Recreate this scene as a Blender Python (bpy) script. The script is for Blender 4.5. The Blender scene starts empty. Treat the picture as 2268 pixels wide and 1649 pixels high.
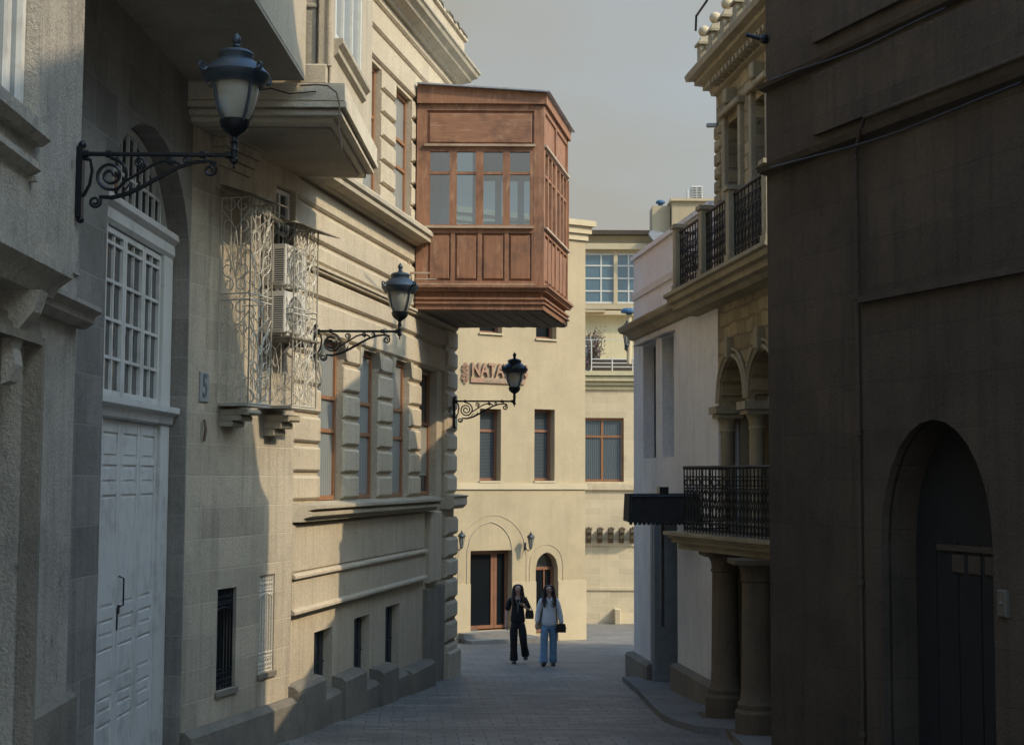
import bpy, math, random
from math import sin, cos, pi, radians, tan, atan2, sqrt
from mathutils import Vector, Matrix
random.seed(7)
SC = bpy.context.scene
COL = SC.collection

# ------------------------------------------------------------ camera model
F = 3149.0; CX, CY = 1133.5, 824.5          # photo measured on a 2267 x 1649 grid
TP = (1056 - 824.5) / F
CP, SP = 1 / sqrt(1 + TP * TP), TP / sqrt(1 + TP * TP)
ROLL = 0.005

def ray(dx, dy):
    a = (dx - CX) / F; b = (CY - dy) / F
    a, b = a - ROLL * b, b + ROLL * a
    return Vector((a, CP - b * SP, SP + b * CP))

cam = bpy.data.cameras.new('camera'); co = bpy.data.objects.new('camera', cam); COL.objects.link(co)
cam.sensor_width = 36.0; cam.lens = 36.0 * F / 2267.0; cam.clip_end = 2000; cam.clip_start = 0.05
r0 = Vector((1, 0, 0)); f0 = Vector((0, CP, SP)); u0_ = Vector((0, -SP, CP))
rr = (r0 + ROLL * u0_).normalized(); uu = (u0_ - ROLL * r0).normalized()
M = Matrix.Identity(4)
for i in range(3):
    M[i][0] = rr[i]; M[i][1] = uu[i]; M[i][2] = -f0[i]
co.matrix_world = M
SC.camera = co

# ------------------------------------------------------------ ground profile (z is measured from the eye)
GP = [(-40, -1.65), (0, -1.65), (16.7, -3.14), (26, -3.58), (28.5, -3.76), (38, -4.33), (48, -4.86), (70, -5.1), (400, -5.1)]
def g(y):
    for (a, za), (b, zb) in zip(GP, GP[1:]):
        if y <= b: return za + (zb - za) * (y - a) / (b - a)
    return GP[-1][1]
def gp(dx, dy, dz=0.0):
    r = ray(dx, dy); s = 20.0
    for _ in range(40):
        s = 0.5 * s + 0.5 * (g(r.y * s) + dz) / r.z
    return r * s

# ------------------------------------------------------------ facade frames
class Fr:
    def __init__(s, x, y, ang, side=1):
        a = radians(ang); s.P = Vector((x, y, 0)); s.ang = ang; s.side = side
        s.t = Vector((sin(a), cos(a), 0)); s.n = Vector((cos(a), -sin(a), 0)) * side
    def pt(s, u, w, z):
        p = s.P + s.t * u + s.n * w; return Vector((p.x, p.y, z))
    def px(s, dx, dy, w=0.0):
        r = ray(dx, dy); rn = r.dot(s.n)
        k = (s.P.dot(s.n) + w) / rn
        q = r * k - s.P
        return q.dot(s.t), r.z * k
    def U(s, dx, dy=1056, w=0.0): return s.px(dx, dy, w)[0]
    def Z(s, dx, dy, w=0.0): return s.px(dx, dy, w)[1]

class World3:                      # plain world axes as a frame: u = x, w = -y, z
    def pt(s, u, w, z): return Vector((u, -w, z))
WF = World3()

ROOTLOC = {}
def rootloc(p):
    if p is None: return Vector((0, 0, 0))
    return ROOTLOC[p.name]

class MB:
    def __init__(s): s.v = []; s.f = []
    def poly(s, pts):
        i = len(s.v); s.v += [Vector(p) for p in pts]; s.f.append(tuple(range(i, i + len(pts)))); return s
    def hexa(s, p):               # 8 points: bottom 4, top 4
        i = len(s.v); s.v += [Vector(q) for q in p]
        for q in ((0, 3, 2, 1), (4, 5, 6, 7), (0, 1, 5, 4), (1, 2, 6, 5), (2, 3, 7, 6), (3, 0, 4, 7)):
            s.f.append(tuple(i + k for k in q))
        return s
    def box(s, fr, u0, u1, w0, w1, z0, z1):
        P = fr.pt
        return s.hexa([P(u0, w0, z0), P(u1, w0, z0), P(u1, w1, z0), P(u0, w1, z0), P(u0, w0, z1), P(u1, w0, z1), P(u1, w1, z1), P(u0, w1, z1)])
    def block(s, fr, u0, u1, w0, w1, z0, z1, c=0.02, cu=None):   # chamfered face at w1
        P = fr.pt; cu = c if cu is None else cu
        wm = w1 - c
        A = [P(u0, w0, z0), P(u1, w0, z0), P(u1, w0, z1), P(u0, w0, z1)]
        B = [P(u0, wm, z0), P(u1, wm, z0), P(u1, wm, z1), P(u0, wm, z1)]
        C_ = [P(u0 + cu, w1, z0 + c), P(u1 - cu, w1, z0 + c), P(u1 - cu, w1, z1 - c), P(u0 + cu, w1, z1 - c)]
        i = len(s.v); s.v += A + B + C_
        for k in range(4):
            j = (k + 1) % 4
            s.f.append((i + k, i + j, i + 4 + j, i + 4 + k)); s.f.append((i + 4 + k, i + 4 + j, i + 8 + j, i + 8 + k))
        s.f.append((i + 8, i + 9, i + 10, i + 11)); s.f.append((i + 3, i + 2, i + 1, i))
        return s
    def prism(s, fr, pts, w0, w1):             # polygon in (u,z) extruded along w
        n = len(pts); i = len(s.v)
        s.v += [fr.pt(u, w0, z) for u, z in pts] + [fr.pt(u, w1, z) for u, z in pts]
        s.f.append(tuple(i + k for k in range(n))); s.f.append(tuple(i + n + k for k in range(n - 1, -1, -1)))
        for k in range(n):
            j = (k + 1) % n; s.f.append((i + k, i + n + k, i + n + j, i + j))
        return s
    def profile(s, fr, prof, u0, u1, e0=0, e1=0):   # moulding: closed (w,z) profile swept along u
        n = len(prof); i = len(s.v)
        s.v += [fr.pt(u0 - e0 * w, w, z) for w, z in prof] + [fr.pt(u1 + e1 * w, w, z) for w, z in prof]
        s.f.append(tuple(i + k for k in range(n))); s.f.append(tuple(i + n + k for k in range(n - 1, -1, -1)))
        for k in range(n):
            j = (k + 1) % n; s.f.append((i + k, i + n + k, i + n + j, i + j))
        return s
    def plan(s, pts, z0, z1):                  # polygon in world xy, extruded in z
        n = len(pts); i = len(s.v)
        s.v += [Vector((x, y, z0)) for x, y in pts] + [Vector((x, y, z1)) for x, y in pts]
        s.f.append(tuple(i + k for k in range(n))); s.f.append(tuple(i + n + k for k in range(n - 1, -1, -1)))
        for k in range(n):
            j = (k + 1) % n; s.f.append((i + k, i + n + k, i + n + j, i + j))
        return s
    def tube(s, pts, r, seg=6, closed=False):
        pts = [Vector(p) for p in pts]; n = len(pts); i = len(s.v)
        rs = r if isinstance(r, (list, tuple)) else [r] * n
        prev = None
        for k in range(n):
            a = pts[k - 1] if k > 0 else pts[k]; b = pts[k + 1] if k < n - 1 else pts[k]
            d = (b - a)
            if d.length < 1e-9: d = Vector((0, 0, 1))
            d.normalize()
            if prev is None:
                x = d.cross(Vector((0.13, 0.31, 0.94)))
                if x.length < .1: x = d.cross(Vector((1, 0, 0)))
            else:
                x = prev - d * prev.dot(d)
            x.normalize(); prev = x; y = d.cross(x)
            for q in range(seg):
                t = 2 * pi * q / seg; s.v.append(pts[k] + (x * cos(t) + y * sin(t)) * rs[k])
        for k in range(n - 1):
            for q in range(seg):
                j = (q + 1) % seg
                s.f.append((i + k * seg + q, i + k * seg + j, i + (k + 1) * seg + j, i + (k + 1) * seg + q))
        s.f.append(tuple(i + q for q in range(seg - 1, -1, -1))); s.f.append(tuple(i + (n - 1) * seg + q for q in range(seg)))
        return s
    def lathe(s, c, prof, seg=20, sx=1, sy=1, rot=0):
        c = Vector(c); i = len(s.v); n = len(prof)
        for r, z in prof:
            for q in range(seg):
                t = 2 * pi * q / seg + rot; s.v.append(c + Vector((r * cos(t) * sx, r * sin(t) * sy, z)))
        for k in range(n - 1):
            for q in range(seg):
                j = (q + 1) % seg
                s.f.append((i + k * seg + q, i + k * seg + j, i + (k + 1) * seg + j, i + (k + 1) * seg + q))
        s.f.append(tuple(i + q for q in range(seg - 1, -1, -1))); s.f.append(tuple(i + (n - 1) * seg + q for q in range(seg)))
        return s
    def ball(s, c, r, seg=12, rz=None):
        rz = rz or r; n = seg // 2
        return s.lathe(c, [(max(1e-4, r * sin(pi * k / n)), -rz * cos(pi * k / n)) for k in range(n + 1)], seg)
    def build(s, name, mat, parent=None, label=None, smooth=False, raw=False):
        off = Vector((0, 0, 0)) if raw else rootloc(parent)
        me = bpy.data.meshes.new(name)
        me.from_pydata([tuple(v - off) for v in s.v], [], s.f)
        me.validate(); me.update()
        if smooth:
            me.polygons.foreach_set('use_smooth', [True] * len(me.polygons))
            try: me.set_sharp_from_angle(angle=radians(40))
            except Exception: pass
        me.materials.append(mat)
        o = bpy.data.objects.new(name, me); COL.objects.link(o)
        if parent is not None: o.parent = parent
        ROOTLOC[o.name] = off
        if label: o['label'] = label
        return o

def thing(name, label, cat, loc=(0, 0, 0), group=None):
    o = bpy.data.objects.new(name, None); COL.objects.link(o); o.location = loc; o.empty_display_size = .3
    o['label'] = label; o['category'] = cat
    if group: o['group'] = group
    ROOTLOC[o.name] = Vector(loc)
    return o
def tag(o, label, cat, group=None):
    o['label'] = label; o['category'] = cat
    if group: o['group'] = group
    return o

def fix_normals(me):
    import bmesh
    bm = bmesh.new(); bm.from_mesh(me); bmesh.ops.recalc_face_normals(bm, faces=bm.faces); bm.to_mesh(me); bm.free()

# ------------------------------------------------------------ wall with openings
def arcpts(h, kind, rise, n=14):
    a, b, zt = h[0], h[1], h[3]; c = (a + b) / 2; w = (b - a) / 2; zs = zt - rise
    out = []
    if kind == 'round':
        for k in range(n + 1):
            t = pi * k / n; out.append((c - w * cos(t), zs + rise * sin(t)))
    else:                       # pointed
        R = (w * w + rise * rise) / (2 * w); R = max(R, w)
        for k in range(n + 1):
            x = a + (b - a) * k / n
            xx = x - a if x <= c else b - x
            q = R * R - (R - xx) ** 2
            out.append((x, zs + (sqrt(max(q, 0)) / sqrt(max(R * R - (R - w) ** 2, 1e-9))) * rise))
    return out
def wall(mb, fr, u0, u1, z0, z1, holes=(), w=0.0, depth=0.2, back=None, top=None):
    P = fr.pt
    us = sorted(set([u0, u1] + [h[0] for h in holes] + [h[1] for h in holes]))
    zs = sorted(set([z0, z1] + [h[2] for h in holes] + [h[3] for h in holes]))
    us = [u for u in us if u0 - 1e-6 <= u <= u1 + 1e-6]; zs = [z for z in zs if z0 - 1e-6 <= z <= z1 + 1e-6]
    for a, b in zip(us, us[1:]):
        for c, d in zip(zs, zs[1:]):
            mu, mz = (a + b) / 2, (c + d) / 2
            if any(h[0] < mu < h[1] and h[2] < mz < h[3] for h in holes): continue
            mb.poly([P(a, w, c), P(b, w, c), P(b, w, d), P(a, w, d)])
    for h in holes:
        a, b, c, d = h[:4]; dp = h[4] if len(h) > 4 and h[4] else depth
        kind = h[5] if len(h) > 5 else None
        q = w - dp
        if kind is None:
            mb.poly([P(a, w, d), P(b, w, d), P(b, q, d), P(a, q, d)])
            mb.poly([P(a, w, c), P(a, w, d), P(a, q, d), P(a, q, c)]); mb.poly([P(b, w, c), P(b, q, c), P(b, q, d), P(b, w, d)])
        else:
            rise = h[6]; ap = arcpts(h, kind, rise); zsp = d - rise
            mid = (a + b) / 2
            for (x1, y1), (x2, y2) in zip(ap, ap[1:]):
                cor = a if (x1 + x2) / 2 < mid else b
                mb.poly([P(cor, w, d), P(x1, w, y1), P(x2, w, y2)])
                mb.poly([P(x1, w, y1), P(x2, w, y2), P(x2, q, y2), P(x1, q, y1)])
            k = min(range(len(ap)), key=lambda i: abs(ap[i][0] - mid))
            mb.poly([P(a, w, d), P(b, w, d), P(ap[k][0], w, ap[k][1])])
            mb.poly([P(a, w, c), P(a, w, zsp), P(a, q, zsp), P(a, q, c)]); mb.poly([P(b, w, c), P(b, q, c), P(b, q, zsp), P(b, w, zsp)])
        if c > z0 + 1e-6: mb.poly([P(a, w, c), P(b, w, c), P(b, q, c), P(a, q, c)])
    if back:
        q = w - back
        mb.poly([P(u0, w, z0), P(u0, w, z1), P(u0, q, z1), P(u0, q, z0)]); mb.poly([P(u1, w, z0), P(u1, w, z1), P(u1, q, z1), P(u1, q, z0)])
        mb.poly([P(u0, w, z1), P(u1, w, z1), P(u1, q, z1), P(u0, q, z1)]); mb.poly([P(u0, q, z0), P(u1, q, z0), P(u1, q, z1), P(u0, q, z1)])
    return mb

# ------------------------------------------------------------ materials
def nmat(name):
    m = bpy.data.materials.new(name); m.use_nodes = True; nt = m.node_tree
    return m, nt, nt.nodes, nt.links, nt.nodes['Principled BSDF']
def N(nodes, typ, **kw):
    n = nodes.new(typ)
    for k, v in kw.items():
        if k in n.inputs: n.inputs[k].default_value = v
        else: setattr(n, k, v)
    return n
def rgb(c): return (c[0], c[1], c[2], 1)
def posnode(nodes, links, scale=(1, 1, 1), ang=None):
    ge = nodes.new('ShaderNodeNewGeometry'); src = ge.outputs['Position']
    if ang is not None:
        vr = N(nodes, 'ShaderNodeVectorRotate', rotation_type='Z_AXIS'); vr.inputs['Angle'].default_value = ang
        links.new(src, vr.inputs['Vector']); src = vr.outputs[0]
        sp = nodes.new('ShaderNodeSeparateXYZ'); links.new(src, sp.inputs[0])
        cb = nodes.new('ShaderNodeCombineXYZ'); links.new(sp.outputs['Y'], cb.inputs['X']); links.new(sp.outputs['Z'], cb.inputs['Y']); links.new(sp.outputs['X'], cb.inputs['Z'])
        src = cb.outputs[0]
    mp = nodes.new('ShaderNodeMapping'); mp.inputs['Scale'].default_value = scale
    links.new(src, mp.inputs['Vector']); return mp.outputs[0]
def mix(nodes, links, fac, a, b, blend='MIX'):
    m = nodes.new('ShaderNodeMix'); m.data_type = 'RGBA'; m.blend_type = blend
    for sock, val in ((m.inputs[0], fac), (m.inputs[6], a), (m.inputs[7], b)):
        if hasattr(val, 'is_output'): links.new(val, sock)
        elif isinstance(val, (int, float)): sock.default_value = val
        else: sock.default_value = rgb(val)
    return m.outputs[2]
def ramp(nodes, links, src, a, b, va=0.0, vb=1.0):
    r = nodes.new('ShaderNodeMapRange'); r.inputs['From Min'].default_value = a; r.inputs['From Max'].default_value = b
    r.inputs['To Min'].default_value = va; r.inputs['To Max'].default_value = vb; links.new(src, r.inputs['Value']); return r.outputs[0]

def stone(name, c, c2, dirt=(.12, .11, .09), dirt_amt=.5, streak=.5, bump=.25, pits=.0, brick=None, ang=0.0, mortar=None, rough=.9, seed=0.0, rubble=0.0, grain=.2):
    m, nt, nd, lk, bs = nmat(name)
    bs.inputs['Roughness'].default_value = rough
    if 'Specular IOR Level' in bs.inputs: bs.inputs['Specular IOR Level'].default_value = .25
    p = posnode(nd, lk)
    n1 = N(nd, 'ShaderNodeTexNoise', Scale=0.9, Detail=6.0, Roughness=.6); lk.new(p, n1.inputs['Vector'])
    off = nd.new('ShaderNodeVectorMath'); off.operation = 'ADD'; off.inputs[1].default_value = (seed, seed * 2, 0); lk.new(p, off.inputs[0]); lk.new(off.outputs[0], n1.inputs['Vector'])
    col = mix(nd, lk, ramp(nd, lk, n1.outputs[0], .35, .65), c, c2)
    # vertical streaking
    ps = posnode(nd, lk, (5, 5, .35)); n2 = N(nd, 'ShaderNodeTexNoise', Scale=1.6, Detail=5.0, Roughness=.65); lk.new(ps, n2.inputs['Vector'])
    col = mix(nd, lk, ramp(nd, lk, n2.outputs[0], .48, .78, 0, streak), col, dirt)
    n3 = N(nd, 'ShaderNodeTexNoise', Scale=2.3, Detail=8.0, Roughness=.7); lk.new(off.outputs[0], n3.inputs['Vector'])
    col = mix(nd, lk, ramp(nd, lk, n3.outputs[0], .52, .8, 0, dirt_amt), col, dirt)
    n4 = N(nd, 'ShaderNodeTexNoise', Scale=38.0, Detail=3.0, Roughness=.8); lk.new(p, n4.inputs['Vector'])
    col = mix(nd, lk, 1.0, col, mix(nd, lk, ramp(nd, lk, n4.outputs[0], .3, .7), (1 - grain,) * 3, (1 + grain * .6,) * 3), 'MULTIPLY')
    h = n4.outputs[0]
    ha = nd.new('ShaderNodeMath'); ha.operation = 'MULTIPLY_ADD'; lk.new(n3.outputs[0], ha.inputs[0]); ha.inputs[1].default_value = 1.5; lk.new(h, ha.inputs[2]); h = ha.outputs[0]
    if pits:
        v = N(nd, 'ShaderNodeTexVoronoi', Scale=7.0); pv = posnode(nd, lk, (1, 1, .45)); lk.new(pv, v.inputs['Vector'])
        pm = ramp(nd, lk, v.outputs['Distance'], .06, .16, 1, 0)
        gate = ramp(nd, lk, n3.outputs[0], .5, .6)
        mm = nd.new('ShaderNodeMath'); mm.operation = 'MULTIPLY'; lk.new(pm, mm.inputs[0]); lk.new(gate, mm.inputs[1])
        m2 = nd.new('ShaderNodeMath'); m2.operation = 'MULTIPLY'; lk.new(mm.outputs[0], m2.inputs[0]); m2.inputs[1].default_value = pits
        col = mix(nd, lk, m2.outputs[0], col, dirt)
    if brick:
        bw, bh, ms = brick[:3]
        pb = posnode(nd, lk, (1, 1, 1), ang)
        if rubble:
            nw = N(nd, 'ShaderNodeTexNoise', Scale=3.0, Detail=2.0); lk.new(pb, nw.inputs['Vector'])
            vm = nd.new('ShaderNodeVectorMath'); vm.operation = 'SCALE'; lk.new(nw.outputs['Color'], vm.inputs[0]); vm.inputs['Scale'].default_value = rubble
            va = nd.new('ShaderNodeVectorMath'); va.operation = 'ADD'; lk.new(pb, va.inputs[0]); lk.new(vm.outputs[0], va.inputs[1]); pb = va.outputs[0]
        bt = N(nd, 'ShaderNodeTexBrick', Scale=1.0); bt.inputs['Brick Width'].default_value = bw; bt.inputs['Row Height'].default_value = bh
        bt.inputs['Mortar Size'].default_value = ms; bt.inputs['Mortar Smooth'].default_value = .4
        bt.inputs['Color1'].default_value = (brick[3],) * 3 + (1,); bt.inputs['Color2'].default_value = (1.12,) * 3 + (1,); bt.inputs['Mortar'].default_value = (1, 1, 1, 1)
        lk.new(pb, bt.inputs['Vector'])
        col = mix(nd, lk, 1.0, col, bt.outputs['Color'], 'MULTIPLY')
        fm = nd.new('ShaderNodeMath'); fm.operation = 'MULTIPLY'; lk.new(bt.outputs['Fac'], fm.inputs[0]); fm.inputs[1].default_value = .5
        col = mix(nd, lk, fm.outputs[0], col, mortar or dirt)
        hb = nd.new('ShaderNodeMath'); hb.operation = 'MULTIPLY_ADD'; lk.new(bt.outputs['Fac'], hb.inputs[0]); hb.inputs[1].default_value = -2.0; lk.new(h, hb.inputs[2]); h = hb.outputs[0]
    lk.new(col, bs.inputs['Base Color'])
    b = N(nd, 'ShaderNodeBump', Strength=bump, Distance=.03); lk.new(h, b.inputs['Height']); lk.new(b.outputs[0], bs.inputs['Normal'])
    return m

def wood(name, c, c2, dark, rough=.6, sc=(14, 14, 1.2), bump=.2, worn=None):
    m, nt, nd, lk, bs = nmat(name); bs.inputs['Roughness'].default_value = rough
    p = posnode(nd, lk, sc); n = N(nd, 'ShaderNodeTexNoise', Scale=2.0, Detail=6.0, Roughness=.65); lk.new(p, n.inputs['Vector'])
    p2 = posnode(nd, lk); n2 = N(nd, 'ShaderNodeTexNoise', Scale=2.6, Detail=7.0, Roughness=.7); lk.new(p2, n2.inputs['Vector'])
    col = mix(nd, lk, ramp(nd, lk, n.outputs[0], .32, .68), c, c2)
    col = mix(nd, lk, ramp(nd, lk, n2.outputs[0], .5, .72, 0, .8), col, dark)
    if worn:
        pw_ = posnode(nd, lk, (1.3, 1.3, 5) if sc[2] > 5 else (5, 5, 1.3)); n6 = N(nd, 'ShaderNodeTexNoise', Scale=2.2, Detail=9.0, Roughness=.8); lk.new(pw_, n6.inputs['Vector'])
        col = mix(nd, lk, ramp(nd, lk, n6.outputs[0], .54, .68, 0, .6), col, worn)
    lk.new(col, bs.inputs['Base Color'])
    b = N(nd, 'ShaderNodeBump', Strength=bump, Distance=.01); lk.new(n.outputs[0], b.inputs['Height']); lk.new(b.outputs[0], bs.inputs['Normal'])
    return m
def plain(name, c, rough=.6, metal=0.0, var=.15, spec=.5, sc=9.0, bump=0.08):
    m, nt, nd, lk, bs = nmat(name); bs.inputs['Roughness'].default_value = rough; bs.inputs['Metallic'].default_value = metal
    bs.inputs['Specular IOR Level'].default_value = spec
    p = posnode(nd, lk); n = N(nd, 'ShaderNodeTexNoise', Scale=sc, Detail=5.0, Roughness=.65); lk.new(p, n.inputs['Vector'])
    col = mix(nd, lk, ramp(nd, lk, n.outputs[0], .3, .7), tuple(x * (1 - var) for x in c), tuple(x * (1 + var) for x in c))
    lk.new(col, bs.inputs['Base Color'])
    b = N(nd, 'ShaderNodeBump', Strength=bump, Distance=.01); lk.new(n.outputs[0], b.inputs['Height']); lk.new(b.outputs[0], bs.inputs['Normal'])
    return m
def curtained(name, c, c2, freq=30.0, ang=0.0, rough=.15, horizontal=False):   # glass with fabric or blinds close behind it
    m, nt, nd, lk, bs = nmat(name); bs.inputs['Roughness'].default_value = rough; bs.inputs['Specular IOR Level'].default_value = .9
    p = posnode(nd, lk, (1, 1, 1), ang)
    wv = nd.new('ShaderNodeTexWave'); wv.bands_direction = 'Y' if horizontal else 'X'
    wv.inputs['Scale'].default_value = freq / 6.283; wv.inputs['Distortion'].default_value = 0.3 if horizontal else 3.0; wv.inputs['Detail'].default_value = 2
    lk.new(p, wv.inputs['Vector']); col = mix(nd, lk, wv.outputs['Fac'], c, c2)
    lk.new(col, bs.inputs['Base Color']); return m
def glass(name, tint=(.55, .62, .65), rough=.03, back=(.02, .03, .035)):    # window glass over a dark room
    m, nt, nd, lk, bs = nmat(name)
    bs.inputs['Base Color'].default_value = rgb(back); bs.inputs['Roughness'].default_value = rough
    bs.inputs['IOR'].default_value = 1.9; bs.inputs['Specular IOR Level'].default_value = .8
    p = posnode(nd, lk); n = N(nd, 'ShaderNodeTexNoise', Scale=1.7, Detail=1.0); lk.new(p, n.inputs['Vector'])
    b = N(nd, 'ShaderNodeBump', Strength=.06, Distance=.05); lk.new(n.outputs[0], b.inputs['Height']); lk.new(b.outputs[0], bs.inputs['Normal'])
    return m
def clear_glass(name, tint=(.75, .82, .85), gl=.12, rough=.02):
    m, nt, nd, lk, bs = nmat(name); nd.remove(bs); out = nd['Material Output']
    t = nd.new('ShaderNodeBsdfTransparent'); t.inputs[0].default_value = rgb(tint)
    gls = nd.new('ShaderNodeBsdfGlossy'); gls.inputs['Roughness'].default_value = rough; gls.inputs[0].default_value = (1, 1, 1, 1)
    lw = nd.new('ShaderNodeLayerWeight'); lw.inputs[0].default_value = .35
    f = ramp(nd, lk, lw.outputs['Fresnel'], 0, 1, gl, .9)
    mx = nd.new('ShaderNodeMixShader'); lk.new(f, mx.inputs[0]); lk.new(t.outputs[0], mx.inputs[1]); lk.new(gls.outputs[0], mx.inputs[2]); lk.new(mx.outputs[0], out.inputs[0])
    return m
def frosted(name, c):
    m, nt, nd, lk, bs = nmat(name); bs.inputs['Base Color'].default_value = rgb(c); bs.inputs['Roughness'].default_value = .25
    bs.inputs['Transmission Weight'].default_value = .35
    return m

MAT = {}
MAT['near'] = stone('near_limestone', (.46, .415, .34), (.34, .31, .26), dirt=(.14, .135, .125), dirt_amt=.7, streak=.6, bump=.6, pits=1.0, seed=3)
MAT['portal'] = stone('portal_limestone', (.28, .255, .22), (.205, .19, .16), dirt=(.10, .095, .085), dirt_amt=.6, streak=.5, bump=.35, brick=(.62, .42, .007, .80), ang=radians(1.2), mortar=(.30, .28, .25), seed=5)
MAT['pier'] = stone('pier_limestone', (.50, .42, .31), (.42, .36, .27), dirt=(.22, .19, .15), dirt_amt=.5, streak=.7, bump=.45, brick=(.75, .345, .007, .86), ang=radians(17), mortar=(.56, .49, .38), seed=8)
MAT['plinth'] = stone('plinth_stone', (.27, .235, .18), (.19, .17, .14), dirt=(.09, .085, .07), dirt_amt=.6, streak=.3, bump=.6, pits=.5, seed=11)
MAT['upper'] = stone('upper_plaster', (.50, .42, .305), (.43, .365, .27), dirt=(.22, .20, .15), dirt_amt=.3, streak=.35, bump=.2, seed=13)
MAT['rust'] = stone('dressed_limestone', (.56, .475, .345), (.49, .41, .30), dirt=(.27, .235, .17), dirt_amt=.4, streak=.42, bump=.35, seed=17, grain=.25)
MAT['mould'] = stone('moulding_stone', (.48, .41, .30), (.38, .33, .245), dirt=(.17, .155, .12), dirt_amt=.6, streak=.3, bump=.3, seed=19)
MAT['slab'] = stone('pale_slab_stone', (.66, .57, .43), (.56, .49, .37), dirt=(.28, .25, .19), dirt_amt=.45, streak=.3, bump=.3, seed=21)
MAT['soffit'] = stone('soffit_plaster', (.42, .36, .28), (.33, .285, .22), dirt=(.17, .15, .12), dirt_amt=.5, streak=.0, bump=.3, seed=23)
MAT['cream'] = stone('cream_render', (.49, .395, .25), (.43, .345, .22), dirt=(.33, .26, .16), dirt_amt=.4, streak=.35, bump=.2, seed=29, grain=.12)
MAT['cream2'] = stone('pale_render_trim', (.57, .47, .31), (.50, .41, .265), dirt=(.40, .33, .22), dirt_amt=.25, streak=.1, bump=.1, seed=31, grain=.1)
MAT['farstone'] = stone('far_brickwork', (.66, .54, .36), (.57, .47, .31), dirt=(.36, .30, .2), dirt_amt=.35, streak=.25, bump=.15, brick=(.6, .25, .012, .95), ang=radians(90), mortar=(.70, .60, .42), seed=37, grain=.12)
MAT['yellow'] = stone('yellow_render', (.62, .54, .33), (.54, .47, .30), dirt=(.3, .28, .2), dirt_amt=.3, streak=.3, bump=.1, seed=41, grain=.1)
MAT['white'] = stone('whitewashed_render', (.80, .78, .74), (.70, .68, .65), dirt=(.38, .37, .35), dirt_amt=.35, streak=.4, bump=.25, seed=43)
MAT['bark'] = stone('balcony_house_rubble', (.50, .40, .24), (.33, .265, .16), dirt=(.10, .08, .055), dirt_amt=.6, streak=.2, bump=.9, brick=(.36, .2, .02, .72), ang=radians(-7.2), mortar=(.13, .11, .075), seed=47, rubble=.12)
MAT['bsmooth'] = stone('balcony_house_ashlar', (.38, .32, .21), (.29, .245, .165), dirt=(.12, .10, .07), dirt_amt=.6, streak=.35, bump=.4, seed=53)
MAT['colstone'] = stone('dark_column_stone', (.17, .13, .085), (.12, .095, .064), dirt=(.06, .05, .035), dirt_amt=.6, streak=.4, bump=.4, seed=67)  # dark brown stone with random tone, for porch columns and far corbels
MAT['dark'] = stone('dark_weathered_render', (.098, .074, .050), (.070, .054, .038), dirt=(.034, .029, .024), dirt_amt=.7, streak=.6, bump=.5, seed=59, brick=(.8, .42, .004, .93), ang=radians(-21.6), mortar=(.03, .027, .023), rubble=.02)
MAT['darktrim'] = stone('dark_trim', (.095, .073, .052), (.072, .057, .042), dirt=(.022, .02, .018), dirt_amt=.5, streak=.2, bump=.3, seed=61)
MAT['dwood'] = wood('old_dark_door', (.016, .014, .012), (.022, .019, .016), (.01, .01, .009), rough=.9)
MAT['whitepaint'] = wood('worn_white_paint', (.64, .62, .57), (.54, .53, .49), (.33, .31, .27), rough=.5, sc=(40, 40, .8), bump=.15)
MAT['oriel'] = wood('weathered_brown_timber', (.33, .155, .08), (.21, .10, .055), (.10, .052, .034), rough=.75, worn=(.50, .33, .20))
MAT['oriel_h'] = wood('weathered_brown_boards', (.34, .165, .088), (.21, .10, .056), (.12, .062, .04), rough=.75, sc=(1.5, 1.5, 18), worn=(.48, .32, .20))
MAT['oriel_light'] = wood('bleached_timber_edge', (.46, .36, .26), (.36, .26, .18), (.22, .13, .09), rough=.8, sc=(1.5, 1.5, 14))
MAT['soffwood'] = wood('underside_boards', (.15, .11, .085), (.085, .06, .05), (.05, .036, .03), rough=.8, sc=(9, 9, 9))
MAT['frame'] = wood('orange_brown_window_timber', (.33, .165, .08), (.26, .12, .06), (.19, .09, .05), rough=.45)
MAT['redframe'] = wood('reddish_window_timber', (.27, .125, .07), (.215, .10, .055), (.16, .075, .045), rough=.4)
MAT['iron'] = plain('black_iron', (.012, .014, .017), .42, .5, .3)
MAT['bluecap'] = plain('blue_black_enamel', (.032, .046, .06), .45, .3, .3)
MAT['greyiron'] = plain('grey_weathered_iron', (.035, .045, .055), .45, .4, .25)
MAT['whiteiron'] = plain('cream_painted_iron', (.50, .46, .38), .5, .0, .25, sc=40)
MAT['acwhite'] = plain('ac_casing_plastic', (.58, .56, .50), .45, .0, .07)
MAT['acdark'] = plain('ac_grille_dark', (.02, .02, .022), .6)
MAT['glass'] = glass('window_glass')
MAT['darkglass'] = glass('shop_glass', back=(.008, .01, .012)); MAT['darkglass'].node_tree.nodes['Principled BSDF'].inputs['IOR'].default_value = 1.4; MAT['darkglass'].node_tree.nodes['Principled BSDF'].inputs['Specular IOR Level'].default_value = .4
MAT['skyglass'] = glass('sky_reflecting_glass', rough=.08, back=(.10, .135, .155))
MAT['paleglass'] = curtained('curtained_pale_glass', (.27, .285, .27), (.20, .215, .21), 22, radians(11), .2)
MAT['net'] = curtained('net_curtain_glass', (.15, .18, .19), (.05, .065, .075), 30, radians(90), .12)
MAT['blind'] = curtained('venetian_blind_glass', (.085, .10, .11), (.025, .032, .04), 52, radians(60), .12, True)
MAT['lattice'] = curtained('white_slatted_blind', (.42, .40, .33), (.20, .19, .16), 120, radians(11), .5, True)
MAT['clear'] = clear_glass('oriel_glass', (.50, .62, .70), .28)
MAT['globe'] = frosted('milky_lamp_glass', (.40, .385, .32))
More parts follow.
